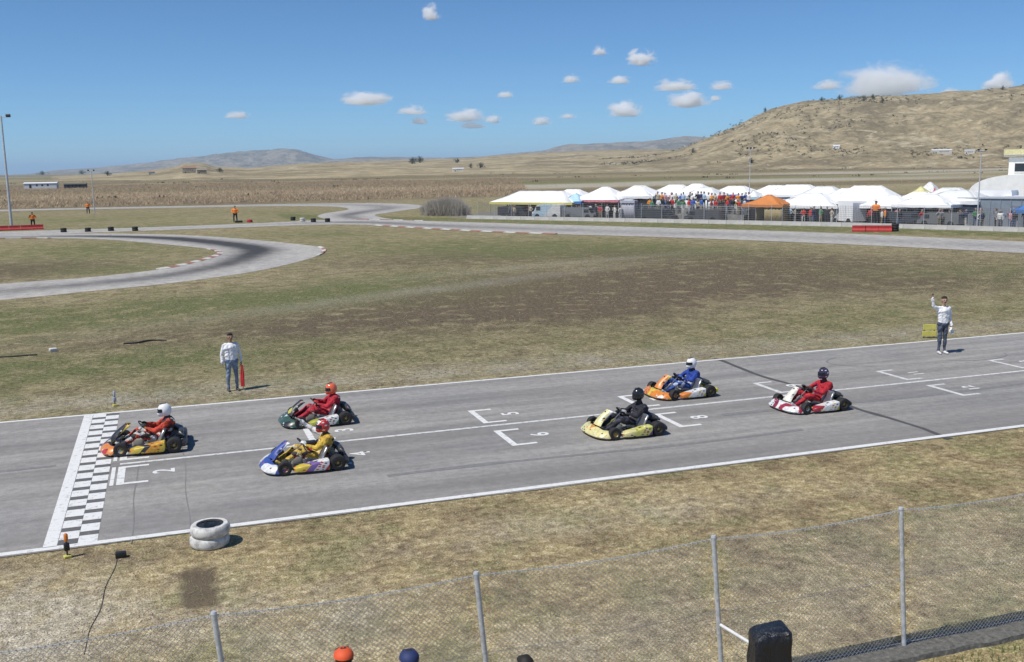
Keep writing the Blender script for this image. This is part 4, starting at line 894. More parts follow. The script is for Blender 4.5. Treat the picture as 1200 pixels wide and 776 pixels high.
for i in range(29):
    pA, _ = wp(10+i*2.5, .9); pB, _ = wp(12.5+i*2.5, .9)
    for k in range(10): z = Vector((0, 0, .15+k*.2)); bar(pA+z-o0, pB+z-o0)
    for k in range(16): q = pA.lerp(pB, k/16); bar(q-o0+Vector((0, 0, .1)), q-o0+Vector((0, 0, 1.95)), .010)
me = bpy.data.meshes.new('wire_mesh'); me.from_pydata(V_, [], F_); me.materials.append(mat('paddock_wire', (.16, .16, .165), .6)); o = link('wire_mesh', me, pf); o['kind'] = 'stuff'

POLE = mat('tent_pole', (.55, .56, .58), .45, .1, 5, metal=.4)
def valance_mesh(lx, ly, z, h, n=8):
    b = MB(); P0 = []; P1 = []
    cs = [(-lx, -ly), (lx, -ly), (lx, ly), (-lx, ly)]
    loop = []
    for k in range(4):
        a, c = Vector(cs[k]), Vector(cs[(k+1) % 4])
        for j in range(n): loop.append(a.lerp(c, j/n))
    m_ = len(loop)
    L = []
    for zz, off in ((z, 0), (z-h, .012), (z-h, -.0), (z, -.012)): L.append([Vector((p.x*(1+off/3), p.y*(1+off/3), zz-(.03*abs(math.sin(j*math.pi/2)) if zz < z else 0))) for j, p in enumerate(loop)])
    return b.loft(L, closed=True, cap=False)
def tent(s, b_, L_, W2, eave, top, label, roof=None, val=None, ridge=0.0, sides=(), rot=0.0, sidem=None, sag=.12, poles=True, door=()):
    if L_ > 3.4: L_ *= 1.28; W2 *= 1.15; eave -= .12; top -= .12*(top-eave)
    p, a = wp(s, b_); e = empty('tent', p, a+rot, label, 'tent', 'paddock tents'); roof = roof or M['tent_white']; val = val or roof
    lx, ly = L_/2, W2/2; rx = lx*ridge
    bm = MB(); n = 8
    # hipped canopy with slightly sagging panels
    def side(c0, c1, t0, t1):
        P = []
        for i in range(n+1):
            u = i/n; row = []
            for j in range(n+1):
                w = j/n; lo = Vector(c0).lerp(Vector(c1), w); hi = Vector(t0).lerp(Vector(t1), w); q = lo.lerp(hi, u)
                q.z -= sag*math.sin(math.pi*u)*(1-.5*abs(2*w-1)) - .03*math.sin(w*9+i)
                row.append(q)
            P.append(row)
        bm.grid(P)
    A, B, C, D_ = (-lx, -ly, eave), (lx, -ly, eave), (lx, ly, eave), (-lx, ly, eave); T0, T1 = (-rx, 0, top), (rx+.001, 0, top)
    side(A, B, T0, T1); side(B, C, T1, T1); side(C, D_, T1, T0); side(D_, A, T0, T0)
    cn = bm.build('canopy', roof, e, 40); mo = cn.modifiers.new('s', 'SOLIDIFY'); mo.thickness = .02
    valance_mesh(lx*1.0+.005, ly+.005, eave+.0, .26).build('valance', val, e, 40)
    if poles:
        for x in (-lx+.06, lx-.06):
            for y in (-ly+.06, ly-.06):
                q = MB(); q.box((x, y, (eave-.05)/2), (.06, .06, eave-.05)).build('pole', POLE, e)
        if L_ > 7:
            for y in (-ly+.06, ly-.06): q = MB(); q.box((0, y, (eave-.05)/2), (.06, .06, eave-.05)).build('pole', POLE, e)
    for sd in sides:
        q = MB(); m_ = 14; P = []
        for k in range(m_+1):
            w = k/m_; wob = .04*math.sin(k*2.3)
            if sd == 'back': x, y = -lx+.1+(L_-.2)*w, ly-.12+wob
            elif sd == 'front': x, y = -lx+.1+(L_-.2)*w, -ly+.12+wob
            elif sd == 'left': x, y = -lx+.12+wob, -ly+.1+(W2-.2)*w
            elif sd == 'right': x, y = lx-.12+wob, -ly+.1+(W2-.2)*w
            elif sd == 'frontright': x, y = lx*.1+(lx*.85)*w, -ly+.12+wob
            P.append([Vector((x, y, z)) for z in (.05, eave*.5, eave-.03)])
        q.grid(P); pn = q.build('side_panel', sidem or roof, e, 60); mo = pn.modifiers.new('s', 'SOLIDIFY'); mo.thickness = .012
    return e
TW = M['tent_white']; TG = mat('tent_offwhite', (.72, .73, .72), .7, .06, 2); LB = mat('tent_pale_blue', (.42, .62, .74), .7, .1, 2); TB = mat('tent_blue', (.06, .18, .45), .7, .1, 2)
VY = mat('valance_yellow', (.62, .56, .12), .7, .1, 2); VR = mat('valance_red_white', (.60, .22, .25), .7, .4, 4); GP = mat('panel_lilac', (.44, .44, .50), .7, .08, 2); GD = mat('panel_shade_grey', (.16, .17, .18), .8, .2, 2); ORG = mat('tent_orange', (.60, .22, .06), .7, .1, 2); OCH = mat('panel_ochre', (.40, .32, .16), .8, .2, 2)  # GD: dark grey for added back panels standing in for shade under tents
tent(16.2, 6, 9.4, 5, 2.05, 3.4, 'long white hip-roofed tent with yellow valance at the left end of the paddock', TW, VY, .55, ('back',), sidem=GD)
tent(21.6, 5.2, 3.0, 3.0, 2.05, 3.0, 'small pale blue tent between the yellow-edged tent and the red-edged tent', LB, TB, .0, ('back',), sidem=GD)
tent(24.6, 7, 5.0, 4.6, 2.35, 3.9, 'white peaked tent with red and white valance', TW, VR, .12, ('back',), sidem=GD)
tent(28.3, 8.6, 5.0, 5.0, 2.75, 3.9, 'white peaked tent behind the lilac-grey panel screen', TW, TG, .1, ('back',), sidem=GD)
tent(31.0, 13, 4.6, 4.6, 2.8, 3.95, 'white peaked tent behind the left end of the spectator terrace', TW, None, .3, ('back', 'front'))
tent(34.4, 11.5, 4.2, 4.2, 2.85, 4.1, 'white tent with flat-topped peak behind the middle of the spectator terrace', TW, None, .2, ('back', 'front'))
tent(38.4, 13, 4.4, 4.4, 2.85, 3.75, 'white tent with blue valance behind the right end of the spectator terrace', TW, TB, .35, ('back', 'front'))
tent(41.5, 10, 3.2, 3.2, 2.5, 3.2, 'pale blue-white tent left of the orange tent', TG, LB, .2, ('back',), sidem=LB)
tent(46.2, 3.4, 3.5, 3.3, 2.10, 3.05, 'orange tent with ochre side panels beside the terrace', ORG, None, .1, ('back', 'frontright', 'right'), sidem=OCH)
tent(45.6, 13.5, 5.2, 5.0, 2.85, 3.9, 'white tent rising behind the orange tent', TW, None, .4, ('back', 'front'))
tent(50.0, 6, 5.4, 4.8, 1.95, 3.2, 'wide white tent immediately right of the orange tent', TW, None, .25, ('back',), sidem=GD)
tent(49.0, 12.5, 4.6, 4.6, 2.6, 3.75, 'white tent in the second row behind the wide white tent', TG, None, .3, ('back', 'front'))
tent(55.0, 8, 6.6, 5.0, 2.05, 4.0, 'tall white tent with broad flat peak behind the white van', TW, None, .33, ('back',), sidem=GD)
tent(56.4, 16, 2.0, 2.0, 2.7, 3.5, 'small pale yellow tent roof showing behind the white tents', mat('tent_yellow', (.66, .62, .30), .7), None, 0)
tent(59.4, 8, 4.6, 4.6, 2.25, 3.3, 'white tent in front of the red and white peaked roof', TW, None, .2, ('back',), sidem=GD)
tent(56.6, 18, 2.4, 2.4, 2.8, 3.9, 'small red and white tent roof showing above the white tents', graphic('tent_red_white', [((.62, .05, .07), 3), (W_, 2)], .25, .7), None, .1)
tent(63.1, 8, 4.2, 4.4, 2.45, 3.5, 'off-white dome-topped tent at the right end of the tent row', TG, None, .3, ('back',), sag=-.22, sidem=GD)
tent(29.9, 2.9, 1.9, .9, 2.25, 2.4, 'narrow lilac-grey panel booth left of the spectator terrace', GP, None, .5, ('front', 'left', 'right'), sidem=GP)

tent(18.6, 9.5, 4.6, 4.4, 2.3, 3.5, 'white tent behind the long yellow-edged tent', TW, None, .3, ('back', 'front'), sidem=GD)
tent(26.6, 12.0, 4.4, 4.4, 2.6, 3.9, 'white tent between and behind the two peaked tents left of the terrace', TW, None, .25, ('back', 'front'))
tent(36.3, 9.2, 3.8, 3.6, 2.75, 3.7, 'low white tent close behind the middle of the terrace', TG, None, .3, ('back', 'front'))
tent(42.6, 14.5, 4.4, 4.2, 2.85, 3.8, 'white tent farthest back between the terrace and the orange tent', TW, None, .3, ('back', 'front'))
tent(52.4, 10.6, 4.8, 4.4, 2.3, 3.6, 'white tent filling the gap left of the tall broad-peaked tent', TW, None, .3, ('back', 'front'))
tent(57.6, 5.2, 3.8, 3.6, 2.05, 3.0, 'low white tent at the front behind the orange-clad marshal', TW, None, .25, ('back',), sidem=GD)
tent(61.4, 5.0, 4.4, 3.8, 2.2, 3.1, 'low white tent at the front near the right lamp mast', TW, None, .3, ('back',), sidem=GD)
tent(60.8, 12.5, 4.6, 4.4, 2.5, 3.6, 'white tent in the back row near the right lamp mast', TG, None, .3, ('back', 'front'))
# vans
def van(loc, rz, label, bodym, L=4.6, H=2.2, W=1.9, wind=True, strip_=None):
    e = empty('van', loc, rz, label, 'van')
    prof = [(-L/2, .35), (-L/2, H*.93), (-L/2+.08, H), (L*.22, H), (L*.33, H*.93), (L*.42, H*.55), (L/2-.03, H*.48), (L/2, H*.40), (L/2, .35)]
    b = MB(); b.loft([[Vector((x, y*k, z)) for x, z in prof] for y, k in ((-W/2, 1), (W/2, 1))]); b.build('body', bodym, e, 25)
    for s in (-1, 1):
        b = MB(); b.box((L*.27, s*(W/2+.004), H*.72), (L*.15, .012, H*.27)).build('side_window', M['glass'], e)
        for x in (-L*.31, L*.31):
            b = MB(); b.lathe([(.16, -.1), (.3, -.1), (.33, -.06), (.33, .06), (.3, .1), (.16, .1)], (0, 0, 0), 'y', 20); w = b.build('wheel', M['rubber'], e); w.location = (x, s*(W/2-.06), .33)
            b = MB(); b.lathe([(.02, .09), (.17, .10), (.17, -.10), (.02, -.09)], (0, 0, 0), 'y', 14).build('rim', M['steel'], w)
        b = MB(); b.box((L/2+.004, s*W*.36, H*.36), (.03, .26, .14), 0, None, .01).build('headlight', M['glass'], e)
    b = MB(); q = [Vector((L*.335, y, H*.92)) for y in (-W*.45, W*.45)]+[Vector((L*.417, y, H*.57)) for y in (W*.45, -W*.45)]; n_ = Vector((.03, 0, .012)); b.loft([q, [v+n_ for v in q]]).build('windscreen', M['glass'], e, 0)
    b = MB(); b.box((L/2+.02, 0, .42), (.1, W*.96, .18), 0, None, .03).build('bumper', M['black_plastic'], e)
    return e
p, a = wp(19.4, 2.6); van(p, a+math.pi, 'white and pale blue van parked under the pale blue tent', graphic('van_white_blue', [(W_, 5), ((.45, .62, .75), 3)], .15, .35), 4.0, 1.75, 1.7)
p, a = wp(54.4, 4.0); van(p, a+R(150), 'white box van parked in the gap of the white tents', mat('van_white', (.82, .82, .82), .35, .05), 3.0, 2.35, 1.8)
p, a = wp(64.9, 11.5); van(p+Vector((0, 0, 0)), a+math.pi, 'white high-roofed van behind the grey shed', mat('van_white', (.78, .79, .8)), 4.6, 3.25, 2.1)
p, a = wp(67.8, 11.0); van(p, a+math.pi, 'second white van behind the grey shed at the right edge', mat('van_white', (.78, .79, .8)), 4.4, 2.75, 2.0)

for s_, b_, ang, L_, c_, lb in ((14.0, 3.2, .1, 4.0, (.05, .05, .06), 'black car parked under the left end of the yellow-edged tent'), (23.6, 2.6, .2, 3.9, (.22, .23, .25), 'grey car parked under the red-edged tent'), (34.0, 1.9, .05, 4.1, (.06, .07, .08), 'dark car parked below the left half of the terrace'), (39.6, 1.9, 3.2, 4.0, (.11, .11, .12), 'charcoal car parked below the right half of the terrace'), (59.6, 3.4, .3, 4.0, (.07, .08, .1), 'dark blue car parked behind the mesh fence right of the white van'), (63.4, 3.0, 3.0, 4.1, (.18, .19, .2), 'grey car parked behind the mesh fence by the right lamp mast')):
    p, a = wp(s_, b_); o = van(p, a+ang, lb, mat('car_%d' % int(s_*10), c_, .3, .1, coat=.5), L_, 1.42, 1.7); o.name = 'parked_car'; o['category'] = 'car'; o['group'] = 'cars parked in the paddock'

# spectator terrace: two wide steps with a rail
tr = empty('spectator_terrace', wp(37.0, 3)[0], 0, 'grey two-step spectator terrace behind the mesh fence', 'terrace'); o0 = tr.location.copy()
for k, (b0, b1, z1) in enumerate(((3.0, 4.4, .75), (4.4, 6.2, 1.35))):
    b = MB(); L = []
    for s in np.linspace(31.6, 43.6, 9): L.append([wp(s, bb)[0]-o0+Vector((0, 0, z)) for bb, z in ((b0, 0), (b0, z1), (b1, z1), (b1, 0))])
    b.loft(L).build('step', mat('terrace_concrete', (.26, .255, .24), .9, .3, 1.5, bump=.3), tr, 20)
for k in range(13):
    p, a = wp(31.6+k, 3.05); b = MB(); b.tube([p-o0+Vector((0, 0, .7)), p-o0+Vector((0, 0, 1.7))], .02, 6).build('rail_post', M['galv'], tr)
for z in (1.25, 1.7): b = MB(); b.tube([wp(s, 3.05)[0]-o0+Vector((0, 0, z)) for s in np.linspace(31.6, 43.6, 12)], .018, 6).build('rail', M['galv'], tr)

# crowd
poses = [stander(.1), stander(.12, larm=((.28, -.02, 1.14), (.16, -.2, 1.12), (-.6, -.6, .1), (0, 0, -1)), rarm=((-.28, -.02, 1.14), (-.12, -.22, 1.10), (.7, -.4, .1), (0, 0, -1))),
         stander(.09, rarm=((-.30, -.06, 1.2), (-.14, -.17, 1.48), (.2, -.2, 1), (0, 1, 0))), stander(.13, larm=((.33, .06, 1.16), (.20, -.02, .98), (-.7, .1, -.5), (-1, 0, 0)), rarm=((-.33, .06, 1.16), (-.2, -.02, .98), (.7, .1, -.5), (1, 0, 0)), bulk=1.1)]
base_o = outfit('crowd', (.5, .5, .5), (.1, .12, .2), SKIN, HAIR, (.08, .08, .08))
PM = [body_mesh('person', c, base_o, .02, 2) for c in poses]
TOPS = {'red': (.50, .04, .04), 'white': (.72, .72, .70), 'black': (.03, .03, .035), 'blue': (.05, .13, .42), 'grey': (.28, .28, .29), 'navy': (.03, .04, .11), 'green': (.08, .24, .12), 'yellow': (.66, .52, .06), 'pink': (.62, .30, .34), 'maroon': (.2, .03, .05), 'pale blue': (.42, .55, .68), 'orange': (.75, .27, .04), 'beige': (.48, .40, .28)}
BOTS = {'jeans': (.08, .12, .22), 'dark trousers': (.03, .03, .035), 'khaki trousers': (.3, .25, .16), 'grey trousers': (.2, .2, .21), 'white trousers': (.6, .6, .58)}
TM_ = {k: mat('cloth_crowd_'+k.replace(' ', '_'), c, .9, .15) for k, c in TOPS.items()}; BM_ = {k: mat('cloth_legs_'+k.replace(' ', '_'), c, .9, .2) for k, c in BOTS.items()}
HAIRS = [mat('hair_014', HAIR, .7), mat('hair_brown', (.07, .04, .025), .7), mat('hair_grey', (.3, .29, .28), .7)]
CROWD = []
def spectator(p, a, where, group, top=None, bot=None):
    top = top or random.choices(list(TOPS), [5, 7, 6, 4, 5, 4, 2, 1, 2, 2, 3, .6, 3])[0]; bot = bot or random.choice(list(BOTS))
    o = link('person', random.choice(PM)); o.location = p; o.rotation_euler = (0, 0, a); k = random.uniform(.9, 1.05); o.scale = (k*random.uniform(.95, 1.1), k*1.05, k)
    omat(o, [TM_[top], BM_[bot], base_o[2], random.choice(HAIRS), base_o[4], base_o[5]]); tag(o, 'x', 'person', group); CROWD.append((o, top, bot, where)); return o
rc = random.Random(5)
for s in np.arange(31.9, 43.5, .42):
    if rc.random() < .93: p, a = wp(s+rc.uniform(-.12, .12), 3.9+rc.uniform(-.3, .3), .75); spectator(p, a+rc.uniform(-.7, .7), 'on the lower terrace step', 'spectators on the terrace')
for s in np.arange(32.0, 43.5, .45):
    if rc.random() < .95: p, a = wp(s+rc.uniform(-.12, .12), 5.3+rc.uniform(-.4, .4), 1.35); spectator(p, a+rc.uniform(-.7, .7), 'on the upper terrace step', 'spectators on the terrace', 'orange' if abs(s-40.6) < .25 or abs(s-41.9) < .25 else None)
for s in np.arange(12.5, 30.0, .6):
    p, a = wp(s+rc.uniform(-.3, .3), 1.8+rc.uniform(0, 3)); spectator(p, a+rc.uniform(-1.5, 1.5), 'left of the terrace', 'people by the left tents')
for s in np.arange(47.4, 53.4, .36):
    p, a = wp(s+rc.uniform(-.2, .2), 1.9+rc.uniform(0, 3)); spectator(p, a+rc.uniform(-1.5, 1.5), 'just right of the orange tent', 'people by the right tents')
for s in np.arange(55.6, 76.0, .36):
    p, a = wp(s+rc.uniform(-.2, .2), 1.6+rc.uniform(0, 3.2)); spectator(p, a+rc.uniform(-1.2, 1.2), 'right of the van', 'people at the right end of the paddock')
ORD = ['leftmost'] + ['%s from the left' % w for w in 'second third fourth fifth sixth seventh eighth ninth tenth eleventh twelfth thirteenth fourteenth fifteenth sixteenth seventeenth eighteenth nineteenth twentieth'.split()]
def ordinal(i):
    if i < 20: return ORD[i]
    t_ = ['twenty', 'thirty', 'forty'][(i+1)//10-2]; u = (i+1) % 10
    return (('twentieth', 'thirtieth', 'fortieth')[(i+1)//10-2] if u == 0 else t_+'-'+'first second third fourth fifth sixth seventh eighth ninth'.split()[u-1])+' from the left'
cnt = {}
camv = Vector((0, 0, CAM_H))
for o, top, bot, where in sorted(CROWD, key=lambda q: (Vector(q[0].location)-camv).dot(rt)/(Vector(q[0].location)-camv).dot(fw)):
    key = (top, where); i = cnt.get(key, 0); cnt[key] = i+1
tot_ = dict(cnt); cnt = {}
for o, top, bot, where in sorted(CROWD, key=lambda q: (Vector(q[0].location)-camv).dot(rt)/(Vector(q[0].location)-camv).dot(fw)):
    key = (top, where); i = cnt.get(key, 0); cnt[key] = i+1
    o['label'] = ('only person in %s top %s' % (top, where)) if tot_[key] == 1 else '%s of those in %s tops %s' % (ordinal(i), top, where)

# track marshals in orange, far side
def marshal(loc, rz, label, h=1.75):
    o = link('person', PM[1]); o.location = loc; o.rotation_euler = (0, 0, rz); k = h/1.78; k *= 1.06; o.scale = (k*1.3, k*1.3, k)
    omat(o, [mat('cloth_hi_vis', (.85, .24, .03), .8, .1), BM_['dark trousers'], base_o[2], HAIRS[0], base_o[4], base_o[5]]); return tag(o, label, 'person', 'track marshals in orange')
marshal((-14.67, 130.2, 0), .2, 'marshal in orange behind the red barrier by the tall lamp mast')
marshal((-11.2, 170.5, 0), .1, 'marshal in orange at the foot of the distant lamp mast')
marshal((8.3, 128.6, 0), -.2, 'marshal in orange standing alone beyond the upper road', 1.9)
p, a = wp(57.6, 1.6); marshal((p.x, p.y, .35), a, 'marshal in orange behind the paddock barrier above the red blocks', 2.0)
b = MB(); b.box((0, 0, .12), (.9, .5, .24), 0, None, .04); o = b.build('rubber_mat', M['rubber']); o.location = (8.6, 127.4, 0); tag(o, 'black rubber pad at the feet of the lone marshal in orange', 'pad')
b = MB(); b.lathe([(.35, 0), (.36, .1), (.3, .3), (.12, .36)], n=16); o = b.build('sandbag', M['red_plastic']); o.location = (9.9, 127.2, 0); tag(o, 'small red sack on the grass beside the lone marshal in orange', 'sack')

# red plastic barrier blocks
rb = MB(); rb.loft([[Vector((x, y, z)) for y, z in ((-.3, 0), (-.3, .12), (-.14, .3), (-.12, .55), (.12, .55), (.14, .3), (.3, .12), (.3, 0))] for x in (-.58, -.55, .55, .58)]); rbm = rb.mesh('barrier_block', M['red_plastic'], 30)
def red_barrier(p0, p1, label):
    p0, p1 = Vector(p0), Vector(p1); d = p1-p0; n = max(1, math.ceil(d.length/1.2-.05)); e = empty('red_barrier', (*p0, 0), math.atan2(d.y, d.x), label, 'barrier', 'red barriers round the circuit')
    for i in range(n): o = link('barrier_block', rbm, e); o.location = ((i+.5)*d.length/n, 0, 0)
red_barrier((-25, 125.2), (-13.2, 126.6), 'low red plastic barrier at the left edge below the lamp mast')
red_barrier((58.75, 75.55), (61.5, 73.7), 'short row of red plastic blocks before the paddock wall')
red_barrier((69.9, 66.2), (72.5, 62.0), 'red plastic blocks at the right edge before the paddock wall')
b = MB(); b.box((0, 0, .35), (.9, .6, .7), 0, None, .06, 2); o = b.build('concrete_block', mat('pale_block', (.66, .65, .62), .8, .1)); o.location = (-19.0, 126.5, 0); tag(o, 'pale concrete block at the foot of the tall lamp mast', 'block')
TB_ = tyre_mesh('tyre', .32, .18, .22, M['rubber'])
def tyre_stack(x, y, n, label, group, m=None):
    for i in range(n):
        o = link('tyre', TB_); o.location = (x+random.uniform(-.02, .02), y+random.uniform(-.02, .02), .02+i*.223)
        if m: omat(o, [m])
        tag(o, label % ('top' if i == n-1 else 'bottom' if i == 0 else 'middle'), 'tyre', group)
for (x, y), w in zip(((-10.4, 118.4), (-7.9, 117.6), (-5.6, 117.8), (-3.1, 116.3)), ('first', 'second', 'third', 'fourth')):
    tyre_stack(x, y, 2, '%s tyre in the '+w+' black stack from the left beside the hairpin', 'tyre stacks by the hairpin')
for (x, y), w in zip(((15.3, 128.4), (16.0, 124.8), (17.0, 122.6), (18.6, 121.8)), ('first', 'second', 'third', 'fourth')):
    tyre_stack(x, y, 2, '%s tyre in the '+w+' stack from the left at the bend below the thicket', 'tyre stacks by the bend', mat('white_tyre', (.55, .54, .5), .8, .2) if w == 'second' else None)
tyre_stack(61.95, 73.75, 3, '%s tyre in the black stack at the end of the red blocks before the paddock', 'tyre stack by the red blocks')

# lamp masts
def mast(loc, h, label, heads=2, dark=False, r=.09, hs=1.0):
    e = empty('lamp_mast', loc, R(-15), label, 'lamp mast', 'lamp masts'); m_ = M['pole_paint']
    b = MB(); b.tube([(0, 0, 0), (0, 0, h*.5), (0, 0, h)], [r*1.3, r, r*.7], 10).build('pole', m_, e)
    b = MB(); b.tube([(-.95*hs, 0, h-.1), (.95*hs, 0, h-.1)], .05, 8).build('crossbar', m_, e)
    for s in ((-1, 1) if heads == 2 else (-1, 0, 1)):
        rot = Matrix.Rotation(R(25), 3, 'X'); b = MB(); b.box((s*.85*hs, -.12, h+.02), (.5*hs, .22*hs, .34*hs), 0, rot, .03*hs); o = b.build('floodlight', M['dark_steel'], e)
        b = MB(); b.box(Vector((s*.85*hs, -.12, h+.02))+rot @ Vector((0, -.115*hs, 0)), (.44*hs, .012, .28*hs), 0, rot).build('lens', M['glass'], o)
    return e
mast((-16.9, 129.6, 0), 12.9, 'tall pale lamp mast with two floodlights at the left edge', 2, r=.13)
mast((-10.4, 172.5, 0), 6.7, 'short distant lamp mast on the left near the brown field', 2, r=.07, hs=.5)
mast((*wp(41.5, 9.4)[0].xy, 0), 7.9, 'thin lamp mast with dark head behind the spectator terrace', 3, r=.045, hs=.45)
mast((*wp(66.9, 2.0)[0].xy, 0), 7.1, 'thin lamp mast at the right end of the tent row', 2, r=.05, hs=.4)

# race control building and shed at the right edge
p, a = wp(67.6, 7.6); sh = empty('metal_shed', p, a, 'low grey metal shed behind the crowd at the right edge', 'shed')
SHM = mat('shed_metal', (.30, .34, .38), .5, .15, 1.5, metal=.3)
b = MB(); b.box((0, 0, 1.3), (7.6, 3.2, 2.6)).build('wall', SHM, sh)
b = MB(); b.box((0, 0, 2.66), (7.8, 3.4, .1)).build('roof', mat('shed_roof', (.45, .47, .5), .5), sh)
for k in range(9): b = MB(); b.box((-3.6+k*.9, -1.63, 1.3), (.06, .05, 2.5)).build('rib', SHM, sh)
for x in (-2.2, 1.5): b = MB(); b.box((x, -1.62, 1.0), (1.1, .04, 2.0)).build('door', mat('shed_door', (.2, .23, .27), .5), sh)
p, a = wp(70.6, 3.6); tent(70.6, 3.6, 2.2, 2.0, 1.75, 2.2, 'small blue sun canopy before the grey metal shed', TB, None, .2)
bd = empty('race_control_building', (87.4, 84.9, 0), wp(67)[1], 'cream vaulted hall with square white tower at the right edge', 'building')
b = MB(); L = []
for y in (0, 14.0): L.append([Vector((-5.2, y, 0))]+[Vector((-5.2*math.cos(t_), y, 2.7+1.9*math.sin(t_))) for t_ in np.linspace(0, math.pi, 19)]+[Vector((5.2, y, 0))])
b.loft(L).build('hall', M['cream_wall'], bd, 30)
b = MB(); b.box((.0, 6.4, 3.2), (4.8, 4.8, 6.4)).build('tower', M['cream_wall'], bd)
b = MB(); b.box((.0, 6.4, 6.62), (5.6, 5.6, .18)).build('roof_slab', M['white_paint'], bd)
for k, cm in enumerate((mat('sign_cream', (.72, .66, .36), .6), mat('sign_sky_blue', (.30, .58, .70), .6))):
    b = MB(); b.box((-1.4+k*2.8, 3.55, 7.0), (2.75, .06, .62)).build('fascia_panel', cm, bd)
    b = MB(); b.box((-2.85, 5.0+k*2.8, 7.0), (.06, 2.75, .62)).build('fascia_panel', mat('sign_cream', (.7, .62, .4), .6) if k == 0 else cm, bd)
for x in (-1.1, 1.1): o = MB().box((x, 3.985, 5.3), (1.3, .05, .9)).build('window', M['glass'], bd); MB().box((x, 3.95, 4.8), (1.5, .12, .08)).build('sill', M['white_paint'], o)
for x in (-3.2, 0, 3.2): o = MB().box((x, -.02, 1.5), (1.5, .06, 1.1)).build('window', M['glass'], bd); MB().box((x, -.06, .92), (1.7, .12, .08)).build('sill', M['white_paint'], o)
MB().box((-1.6, -.03, 1.05), (1.0, .06, 2.1)).build('door', mat('shed_door', (.2, .23, .27), .5), bd)

# ------------------------------------------------------------------ far farm buildings
WALLM = mat('render_pale', (.62, .58, .50), .85, .15, .3, bump=.2); TILE = mat('roof_tile', (.33, .20, .13), .85, .25, 1.5); STONE = mat('field_stone', (.40, .34, .25), .9, .3, .5, bump=.5); SHEETM = mat('white_roof_sheet', (.78, .79, .80), .45, .08, .5)
def farm(loc, rz, L, W, H, label, wallm, roofm, pitch=.25, wins=3):
    e = empty('farm_building', loc, rz, label, 'building', 'farm buildings on the plain')
    MB().box((0, 0, H/2-2), (L, W, H+4)).build('wall', wallm, e, 0); e.scale = (.72, .72, .72)
    b = MB(); h2 = W/2*pitch*2; b.loft([[Vector((x, -W/2-.3, H)), Vector((x, 0, H+h2)), Vector((x, W/2+.3, H)), Vector((x, 0, H-.05+h2*.1))] for x in (-L/2-.3, L/2+.3)]); b.build('roof', roofm, e, 0)
    MB().box((-L*.3, -W/2-.02, 1.0), (1.2, .08, 2.0)).build('door', M['glass'], e, 0)
    for k in range(wins): MB().box((-L*.1+k*L*.5/wins, -W/2-.02, H*.6), (1.0, .08, 1.0)).build('window', M['glass'], e, 0)
    return e
farm((-49, 476, .3), R(-5), 18, 7, 2.7, 'long white-roofed shed far away on the left plain', mat('shed_white', (.7, .7, .7), .6), SHEETM, .1)
farm((-35, 470, .2), R(-5), 12, 6, 2.0, 'dark low shed beside the long white-roofed shed', mat('shed_dark', (.09, .085, .08), .8), mat('shed_dark_roof', (.12, .11, .1), .8), .1)
def on_hill(px, dist, py): a_, z_ = sky_to(px, py, dist); return (math.sin(a_)*dist, math.cos(a_)*dist, z_)
def on_land(px, py):
    """nearest point of the land surface seen in that direction from the grandstand"""
    d = (fw + rt*((px-600)/1170) + up*((388-py)/1170)).normalized(); o_ = Vector((0, 0, CAM_H)); best = None
    for bv in BVHS:
        h_ = bv.ray_cast(o_, d, 20000)
        if h_[0] is not None and (best is None or h_[3] < best[1]): best = (h_[0], h_[3])
    if d.z < -.001 and (best is None or -CAM_H/d.z < best[1]): return o_+d*(-CAM_H/d.z)
    return best[0] if best else None
farm(on_land(1103, 180), R(-30), 24, 9, 4, 'white-roofed farm building at the foot of the flat-topped hill', WALLM, SHEETM, .15, 5)
farm(on_land(1136, 180.5), R(-40), 12, 8, 4, 'small pale farmhouse right of the white-roofed farm', WALLM, mat('grey_sheet', (.5, .52, .54), .6), .2)
farm(on_land(980, 174), R(-30), 9, 7, 3.5, 'tiny white house low on the flat-topped hill', SHEETM, SHEETM, .2, 2)
farm(on_land(537, 201), R(-10), 16, 8, 4, 'pale farm shed on the plain left of the tents', WALLM, SHEETM, .15)
farm(on_land(222, 203), R(0), 18, 10, 7, 'stone farmhouse block on the left rise', STONE, TILE, .2)
farm(on_land(236, 203.5), R(8), 12, 9, 5, 'lower stone farmhouse right of the stone block on the left rise', STONE, STONE, .1)
farm(on_land(178, 204.5), R(0), 10, 8, 4, 'small pale house on the left plain', WALLM, TILE, .2)

# ------------------------------------------------------------------ trees
LEAF = mat('leaf_dark', (.045, .06, .028), .8, .4, .8); BARK = mat('bark', (.09, .07, .05), .9, .3)
def tree_meshes(seed):
    rr = random.Random(seed); b = MB(); b.tube([(0, 0, -1), (.1, .05, 1.6), (.2, 0, 3.4), (.1, .1, 5)], [.4, .3, .2, .08], 8)
    for k in range(5): a = rr.uniform(0, 6.28); b.tube([(.15, 0, 2+k*.5), (1.4*math.cos(a), 1.4*math.sin(a), 3.6+k*.5)], [.14, .04], 6)
    tk = b.mesh('trunk', BARK, 40)
    g = np.random.default_rng(seed); cl = [(g.normal(0, 1.1, 3)*np.array([1, 1, .8])+np.array([0, 0, 2.3]), g.uniform(.8, 1.6)) for _ in range(13)]
    n = 900; V = []; 
    for _ in range(n):
        c, r_ = cl[g.integers(len(cl))]; d = g.normal(size=3); d /= np.linalg.norm(d); p_ = c+d*r_*g.uniform(.55, 1.05); u = g.normal(size=3); w = g.normal(size=3); s = g.uniform(.18, .42)
        V += [p_, p_+u/np.linalg.norm(u)*s, p_+w/np.linalg.norm(w)*s]
    cr = arr_mesh('crown', np.array(V), np.arange(3*n).reshape(-1, 3), LEAF); return tk, cr
